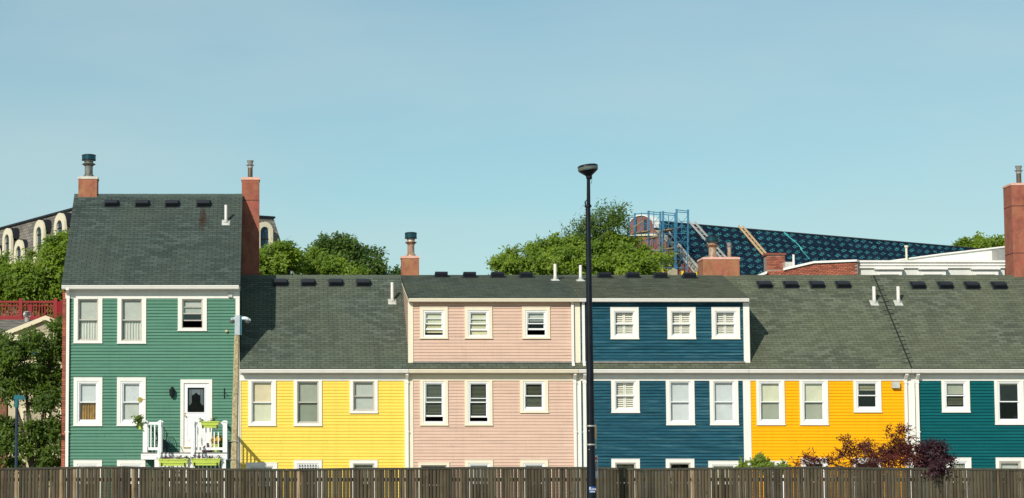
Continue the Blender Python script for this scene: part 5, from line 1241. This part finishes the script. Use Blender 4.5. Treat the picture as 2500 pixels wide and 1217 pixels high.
# brick wing, turned a little away: bricks as separate pieces
ang = math.atan2(3.0, WX(2093, 650, BY) - WX(1872, 650, BY)); c0 = W(2093, 690, BY - .35); wu = Vector((-math.cos(ang), math.sin(ang), 0)); wn = Vector((-math.sin(ang), -math.cos(ang), 0))
zlo = WZ(690, BY - .35); lenw = 4.3
def hit(u, v): return plane_hit(u, v, c0, wn)
top = [hit(u, v) for u, v in ((2093, 640), (1990, 641.5), (1915, 658), (1872, 658))]
prof = [((q - c0).dot(wu), q.z) for q in top]
def ztop(s): return float(np.interp(s, [a for a, _ in prof], [b for _, b in prof]))
m = MB(); pts = [c0 - wn * .03] + [c0 - wn * .03 + wu * s + Vector((0, 0, z - c0.z - .02)) for s, z in prof]; e = c0 - wn * .03 + wu * prof[-1][0]; pts.append(e); pts[0] = Vector((pts[0].x, pts[0].y, zlo)); pts[-1] = Vector((e.x, e.y, zlo))
m.prism(pts, -wn * .4); m.build('mortar', M['mortar'], hW)
bme = MB().box(0, 1, -.015, .09, 0, .062); brk2 = None
def brick_at(s, z, wd, base, ax, parent, rot):
    global brk2
    p = base + ax * s; p = Vector((p.x, p.y, z))
    if brk2 is None: brk2 = bme.build('brick', M['brick'], parent, origin=(0, 0, 0)); brk2.location = p - WP[parent.name]; brk2.scale = (wd, 1, 1); brk2.rotation_euler = (0, 0, rot)
    else: link('brick', brk2.data, None, parent, p, (wd, 1, 1), (0, 0, rot))
z = zlo; r = 0; rz = math.atan2(-wu.y, -wu.x); cnt = 0
while z < 20 and z < max(b for _, b in prof):
    s = .0 if r % 2 else .11
    while s < prof[-1][0] and cnt < 270:
        wd = .205
        if z + .07 < ztop(s + wd * .5) - .03: brick_at(s + wd, z, wd - .014, c0, wu, hW, rz); cnt += 1
        s += .2165
    z += .0765; r += 1
m = MB()
cop = [hit(u, v) for u, v in ((1915, 655.5), (1990, 638.5), (2094, 634.5))]; cob = [hit(u, v) for u, v in ((1915, 661), (1990, 643.5), (2094, 639.5))]
for i in range(2): m.prism([cop[i] + wn * .12, cop[i + 1] + wn * .12, cob[i + 1] + wn * .12, cob[i] + wn * .12], -wn * .6)
m.build('coping', M['offwhite'], hW)
# brick chimney of that wing
ch = [W(u, v, BY + 2.4) for u, v in ((1873, 672), (1917, 621.5))]; m = MB(); m.box(ch[0].x + .02, ch[1].x - .02, BY + 2.42, BY + 3.2, ch[0].z - 1, ch[1].z - .03); bc = m.build('brick_chimney', M['mortar'], hW)
m = MB(); m.box(ch[0].x - .04, ch[1].x + .04, BY + 2.36, BY + 3.26, ch[1].z - .03, ch[1].z + .06); m.build('chimney_top', M['brick'], bc)
z = ch[0].z - .25; r = 0
while z < ch[1].z - .1:
    x = ch[0].x - (.1 if r % 2 else 0)
    while x < ch[1].x - .03:
        a, b = max(x, ch[0].x), min(x + .203, ch[1].x); 
        if b - a > .04: brick_at(0, z, b - a - .012, Vector((a, BY + 2.41, 0)), Vector((1, 0, 0)), bc, 0)
        x += .2165
    z += .0765; r += 1
bxp('roof_box', 1917, 1935, 640, 657, BY + 1.9, BY + 2.6, 'flash', hW)
p = W(1938, 665, BY + 1.7); z1 = WZ(622, BY + 1.7, 1938); MB().lathe((p.x, p.y, p.z), [(.055, 0), (.055, z1 - p.z)], 10).build('vent_pipe', M['pvc'], hW)
m = MB(); P = [W(u, v, BY + 2) for u, v in ((1838, 676), (1873, 662), (1873, 668), (1838, 682))]; m.prism(P, (0, .6, 0)); m.build('coping', M['offwhite'], hW)

# ---- long roof under dark printed underlayment, with a brick gable
M['membrane'] = plain('dark_membrane', (.007, .018, .038), .75, var=.3, sc=.8, spec=.08); M['printcyan'] = plain('cyan_print', (.08, .42, .46), .5, var=.6, sc=.9)
A = W(1602, 541, 50.0)
B = solveY(2350, 604.5, A.z)
rd = Vector((B.x - A.x, B.y - A.y, 0)); RL = rd.length; rd.normalize(); dd = Vector((rd.y, -rd.x, 0)); PT = .89
cs = 1 / math.sqrt(1 + PT * PT); sl = Vector((dd.x * cs, dd.y * cs, -PT * cs)); nr = rd.cross(sl); nr = nr if nr.z > 0 else -nr
hR = thing('gabled_building', (A.x, A.y, 0), 'long gabled building with dark printed roof underlayment and a round topped brick gable', 'building')
LS = 11.5
m = MB(); far = A + dd * -LS * cs + Vector((0, 0, -PT * cs * LS))
m.prism([A, A + sl * LS, A + sl * LS + Vector((0, 0, -.2)), Vector((far.x, far.y, far.z - .2)), far], rd * (RL + 1.5)); m.build('roof', M['membrane'], hR)
# seams of the lapped sheets
m = MB()
for i in range(1, 9):
    c = A + sl * (i * 1.25) + nr * .006; m.prism([c, c + sl * .05, c + sl * .05 + nr * .012, c + nr * .012], rd * (RL + 1.4))
m.build('membrane_lap', M['membrane'], hR)
txt = text_mesh('RG', .30, M['printcyan']); tv_ = np.array([v.co[:] for v in txt.vertices]); tf = [tuple(p.vertices) for p in txt.polygons]
vs, fs = [], []
uax = (rd * .93 - sl * .36).normalized(); vax = nr.cross(uax); vax = vax if vax.z > 0 else -vax
row = 0; s = .35
while s < LS - .5:
    t = .3 + (.36 if row % 2 else 0)
    while t < RL:
        for k, (da, db, sc) in enumerate(((0, 0, .92), (.27, .15, 1.0))):
            c = A + rd * (t + da + random.uniform(-.02, .02)) + sl * (s - db) + nr * .012; k0 = len(vs)
            if random.random() < .06: continue
            vs += [tuple(c + uax * (p[0] * sc * .58) + vax * (p[1] * sc)) for p in tv_]; fs += [tuple(i + k0 for i in f) for f in tf]
        c = A + rd * (t + .12) + sl * (s + .30) + nr * .012; k0 = len(vs); vs += [tuple(c + rd * a + sl * b) for a, b in ((0, 0), (.07, 0), (.07, .025), (0, .025))]; fs.append(tuple(range(k0, k0 + 4)))
        t += .68
    s += .60; row += 1
me = bpy.data.meshes.new('printed_marks'); me.from_pydata(vs, [], fs); me.materials.append(M['printcyan']); kind(link('printed_marks', me, None, hR), 'stuff')
bpy.data.meshes.remove(txt)
m = MB()
for (u0, v0, u1, v1, w_) in ((1912, 567, 1925, 576, 0.8), (1914, 571, 1941, 592, 1.2), (1938, 588, 1958, 610, 1.2), (1953, 608, 1976, 634, 1.4)):
    p, q = plane_hit(u0, v0, A + nr * .02, nr), plane_hit(u1, v1, A + nr * .02, nr); g = rd * .05 * w_; m.add([p, p + g, q + g, q, p + nr * .06, q + nr * .06], [(0, 4, 5, 3), (4, 1, 2, 5)])
m.build('torn_fold', M['printcyan'], hR)
m = MB(); m.prism([A - nr * 0 + Vector((0, 0, .02)), A + sl * .09 + nr * .02, A + sl * .09 + nr * .03, A + Vector((0, 0, .05))], rd * (RL + 1.4)); m.build('ridge_strip', M['tarred'], hR)
M['plank_'] = plain('rake_stone', (.34, .29, .20), .8, var=.2)
# gable wall with a raised round top
gp = A - rd * .25
def G(u, v, o=0.): return plane_hit(u, v, gp - rd * o, rd)
arc = [(1565 + 31 * math.cos(math.pi * i / 10), 557 - 30 * math.sin(math.pi * i / 10)) for i in range(11)]
out = [(1598, 566)] + arc + [(1530, 575), (1520, 580), (1500, 680), (1500, 900), (1790, 900), (1790, 775), (1700, 668), (1606, 572)]
m = MB(); m.prism([G(u, v) for u, v in out], rd * .35); m.build('gable_wall', M['fbrick'], hR)
m = MB()
for i in range(10):
    (a, b), (c, d) = arc[i], arc[i + 1]; f = lambda u, v, k: (1565 + (u - 1565) * k, 557 + (v - 557) * k)
    m.prism([G(a, b, .08), G(c, d, .08), G(*f(c, d, 1.10), .08), G(*f(a, b, 1.10), .08)], rd * .5)
m.build('round_coping', M['offwhite'], hR)
m = MB(); m.prism([G(1598, 562, .1), G(1701, 664, .1), G(1707, 664, .1), G(1604, 562, .1)], rd * .5); m.build('rake_coping', M['plank_'], hR)
for u in (1551, 1575):
    m = MB(); m.prism([G(u - 3, 566, .03), G(u + 3, 566, .03), G(u + 3, 536, .03), G(u - 3, 536, .03)], rd * .02); m.build('window', M['winglass'], hR)
m = MB(); m.prism([G(1532, 571, .12), G(1600, 571, .12), G(1600, 576, .12), G(1532, 576, .12)], rd * .2); m.build('ledge', M['creamst'], hR)
bs = W(1650, 655, 46); m = MB(); P = [W(u, v, 46) for u, v in ((1606, 676), (1644, 654), (1654, 660), (1654, 690), (1606, 690))]; m.prism(P, (0, 1.2, 0)); m.build('porch_gable', M['plank_'], hR)

# ---- scaffold round the gable
M['scafblue'] = plain('scaffold_blue', (.040, .19, .33), .45, .1, var=.25); M['plank'] = plain('scaffold_plank', (.28, .21, .12), .8, var=.3); M['safety'] = plain('safety_yellow', (.75, .55, .02), .5)
SY = 46.6; hS = thing('scaffold', (WX(1610, 900, SY), SY, 0), 'blue steel scaffold standing around the round topped brick gable', 'scaffold')
pos_ = [(1533.5, 531, 600), (1548.5, 521, 640), (1582, 515, 690), (1611, 517, 690), (1617.5, 516, 690), (1647.5, 520, 690), (1650.5, 511, 690), (1678.5, 512, 690)]
def tubep(name, p, q, r=.035, mat='scafblue'): return MB().tube([p, q], r, 6).build(name, M[mat], hS)
for dy in (0, 1.3):
    for u, v0, v1 in pos_: tubep('upright', W(u + dy * 2, v1, SY + dy), W(u + dy * 2, v0, SY + dy), .026)
    for (a, va), (b, vb) in (((1533.5, 533), (1548.5, 531)), ((1548.5, 523), (1582, 521)), ((1582, 517), (1611, 520)), ((1617.5, 519), (1647.5, 522)), ((1650.5, 513), (1678.5, 516)), ((1582, 522), (1611, 525)), ((1650.5, 518), (1678.5, 520)), ((1617.5, 524), (1647.5, 527))):
        tubep('ledger', W(a + dy * 2, va, SY + dy), W(b + dy * 2, vb, SY + dy), .020)
    for v in (570, 612, 654):
        for a, b in ((1582, 1611), (1617.5, 1647.5), (1650.5, 1678.5)): tubep('ledger', W(a, v, SY + dy), W(b, v + 1, SY + dy), .018)
for a, b in ((1533.5, 1548.5), (1548.5, 1582)):
    for v in (548, 573, 590):
        for dy in (0, 1.3): tubep('ledger', W(a, v, SY + dy), W(b, v - 2, SY + dy), .018)
    tubep('brace', W(a, 575, SY), W(b, 545, SY), .012)
for u, v0, v1 in ((1566, 519, 640), (1596, 517, 690), (1632, 524, 690), (1664, 540, 690)): tubep('upright', W(u, v1, SY + 1.25), W(u, v0, SY + 1.25), .020)
for a, b in ((1582, 1611), (1617.5, 1647.5), (1650.5, 1678.5)):
    for v in (540, 556, 590, 633): tubep('ledger', W(a, v, SY + .05), W(b, v + 1, SY + .05), .013)
    for v in (527, 572, 614):
        tubep('brace', W(a, v, SY), W(b, v + 38, SY), .011); tubep('brace', W(b, v, SY), W(a, v + 38, SY), .011)
tubep('brace', W(1536, 562, SY), W(1571, 540, SY), .03, 'plank'); tubep('brace', W(1548.5, 530, SY), W(1582, 560, SY), .011); tubep('brace', W(1533.5, 548, SY), W(1548.5, 535, SY), .011)
for (a, va, b, vb) in ((1550, 570, 1590, 564), (1617, 564, 1660, 557), (1584, 611, 1611, 612.5), (1617, 611, 1660, 604), (1586, 582, 1612, 577)):
    p, q = W(a, va, SY + .1), W(b, vb, SY + .1); MB().prism([p, p + Vector((0, 1.1, 0)), p + Vector((0, 1.1, .06)), p + Vector((0, 0, .06))], q - p).build('plank', M['plank'], hS)
for (u0, u1, v0, v1) in ((1618, 1622, 656, 672), (1611, 1616, 659, 665), (1625, 1630, 658, 664), (1664, 1669, 662, 672), (1697, 1702, 664, 672)):
    a, b = W(u0, v1, SY - .4), W(u1, v0, SY - .4); MB().box(a.x, b.x, SY - .4, SY - .25, a.z, b.z).build('safety_panel', M['safety'], hS)
# ---- ladders lying on the roof
M['alu'] = plain('aluminium', (.46, .45, .43), .5, .2); M['timber'] = plain('ladder_timber', (.55, .38, .22), .7, var=.2)
def ladder(label, u0, v0, u1, v1, w_, mat, P_=None, n_=None):
    p0 = A + nr * .12 if P_ is None else P_; nn = nr if n_ is None else n_
    a, b = plane_hit(u0, v0, p0, nn), plane_hit(u1, v1, p0, nn); d = (b - a).normalized(); sd = nn.cross(d).normalized(); sd = sd if sd.x > 0 else -sd
    t = thing('roof_ladder', b, label, 'ladder', 'ladders lying on the covered roof')
    for o in (0, w_): MB().prism([a + sd * (o - .035), a + sd * (o + .035), a + sd * (o + .035) + nn * .09, a + sd * (o - .035) + nn * .09], b - a).build('ladder_rail', M[mat], t)
    Ld = (b - a).length; k = int(Ld / .34)
    for i in range(k):
        c = a + d * ((i + .5) * .34); MB().prism([c, c + d * .05, c + d * .05 + nn * .04, c + nn * .04], sd * w_).build('rung', M[mat], t)
ladder('silver ladder on the dark printed roof, beside the scaffold top', 1682, 543, 1762, 634, .42, 'alu')
ladder('tan wooden ladder on the dark printed roof, reaching the brick chimney', 1802, 553, 1876, 640, .34, 'timber')
ladder('silver ladder along the sloping edge of the brick gable under the scaffold', 1622, 576, 1700, 672, .36, 'alu', gp - rd * .3, rd)

# ------------------------------------------------------------------ trees and shrubs
tree('yellow green tree rising behind the red deck railing', lob([(40, 692, 64, 40), (108, 632, 36, 30), (140, 670, 34, 46), (10, 668, 36, 26), (95, 694, 56, 42), (144, 602, 18, 30), (150, 730, 35, 30), (20, 720, 40, 20)], 25), 4000, M['leaf_light'], 90, 25, leaf=.165, twig=.5, group='garden trees')
tree('dense mid green tree before the cream house, beside the brick corner', lob([(128, 810, 34, 45), (60, 880, 70, 50), (122, 895, 38, 50), (15, 905, 40, 60), (112, 1010, 42, 60), (14, 1085, 30, 60), (112, 1105, 45, 40), (62, 935, 45, 25), (8, 850, 30, 40), (140, 960, 20, 60)], 7), 4400, M['leaf_mid'], 70, 7, leaf=.14, twig=.42, r=.16, group='garden trees')
tree('small yellow green tree behind the tall chimney', lob([(675, 640, 45, 32), (640, 660, 30, 30), (710, 650, 32, 24), (690, 625, 22, 18)], 18), 1600, M['leaf_light'], 680, 18, leaf=.145, twig=.4, r=.14, group='trees behind the roofs')
tree('round dark green tree behind the yellow house roof', lob([(840, 640, 55, 42), (800, 640, 45, 40), (880, 650, 45, 30), (836, 605, 30, 22), (790, 615, 20, 20), (905, 660, 26, 14), (965, 672, 14, 7)], 26), 3300, M['leaf_dark'], 840, 26, leaf=.155, twig=.42, group='trees behind the roofs')
tree('low light green tree in front of the round dark one', lob([(770, 655, 42, 26), (810, 662, 40, 18), (755, 645, 20, 22), (850, 665, 40, 10)], 20), 1250, M['leaf_light'], 775, 20, leaf=.145, twig=.4, r=.14, group='trees behind the roofs')
tree('large windblown green tree behind the pink dormer and black street lamp', lob([(1225, 658, 32, 20), (1280, 643, 48, 34), (1340, 628, 50, 38), (1400, 632, 44, 38), (1460, 628, 52, 38), (1525, 634, 46, 34), (1562, 650, 32, 28), (1330, 655, 120, 28), (1470, 655, 110, 34), (1490, 610, 26, 26)], 30), 8200, M['leaf_light'], 1420, 30, leaf=.16, twig=.45, wind=(.35, 0, .1), r=.3,
     sprays=(lob([(1400, 575, 15, 42), (1418, 590, 18, 36), (1436, 566, 16, 44), (1462, 556, 20, 38), (1490, 560, 16, 44), (1500, 542, 12, 30), (1470, 596, 46, 22), (1518, 592, 12, 22), (1320, 606, 10, 14), (1250, 634, 10, 12)], 30), 820, M['leaf_mid'], (.65, 0, .75)), group='trees behind the roofs')
tree('far tree showing over the white parapet beside the red chimney', lob([(2405, 606, 45, 14), (2350, 611, 28, 10), (2440, 602, 25, 14), (2380, 600, 18, 12)], 70), 900, M['leaf_light'], 2400, 70, leaf=.22, twig=.5, group='trees behind the roofs')
tree('burgundy maple shrub spreading over the fence before the orange wall', lob([(1958, 1131, 30, 8), (2012, 1128, 34, 10), (1980, 1117, 9, 14), (2062, 1092, 10, 22), (2066, 1118, 24, 22), (2106, 1088, 13, 20), (2122, 1118, 34, 18), (2176, 1068, 16, 20), (2196, 1080, 18, 30), (2192, 1105, 34, 26), (2156, 1108, 26, 20), (2150, 1131, 100, 12), (2218, 1112, 22, 24)], -11.0, .8), 900, M['leaf_maple'], 2150, -11.0, leaf=.10, twig=.30, r=.05, cat='shrub', name='shrub', wind=(.5, 0, .1), aspect=.28, shell=.1, per=8, clump=9, cr=.42, droop=.3, group='shrubs behind the fence')
tree('round dark burgundy shrub before the teal house, drooping over the fence cap', lob([(2266, 1104, 34, 26), (2282, 1124, 34, 18), (2250, 1120, 20, 20), (2300, 1096, 12, 10), (2312, 1130, 14, 10), (2288, 1146, 12, 6, -3.15)], -11.0, .7), 720, M['leaf_plum'], 2270, -11.0, leaf=.10, twig=.24, r=.05, cat='shrub', name='shrub', aspect=.32, shell=.2, per=8, clump=10, cr=.4, droop=.3, group='shrubs behind the fence')
tree('low bright green leafy shrub peeping over the fence beside the blue house', lob([(1808, 1135, 14, 8), (1830, 1131, 14, 11), (1858, 1132, 18, 11), (1888, 1136, 14, 7), (1912, 1137, 10, 5)], -11.5, .8), 260, M['leaf_bright'], 1850, -11.5, leaf=.12, twig=.14, r=.03, cat='shrub', name='shrub', aspect=.5, shell=.2, per=6, group='shrubs behind the fence')
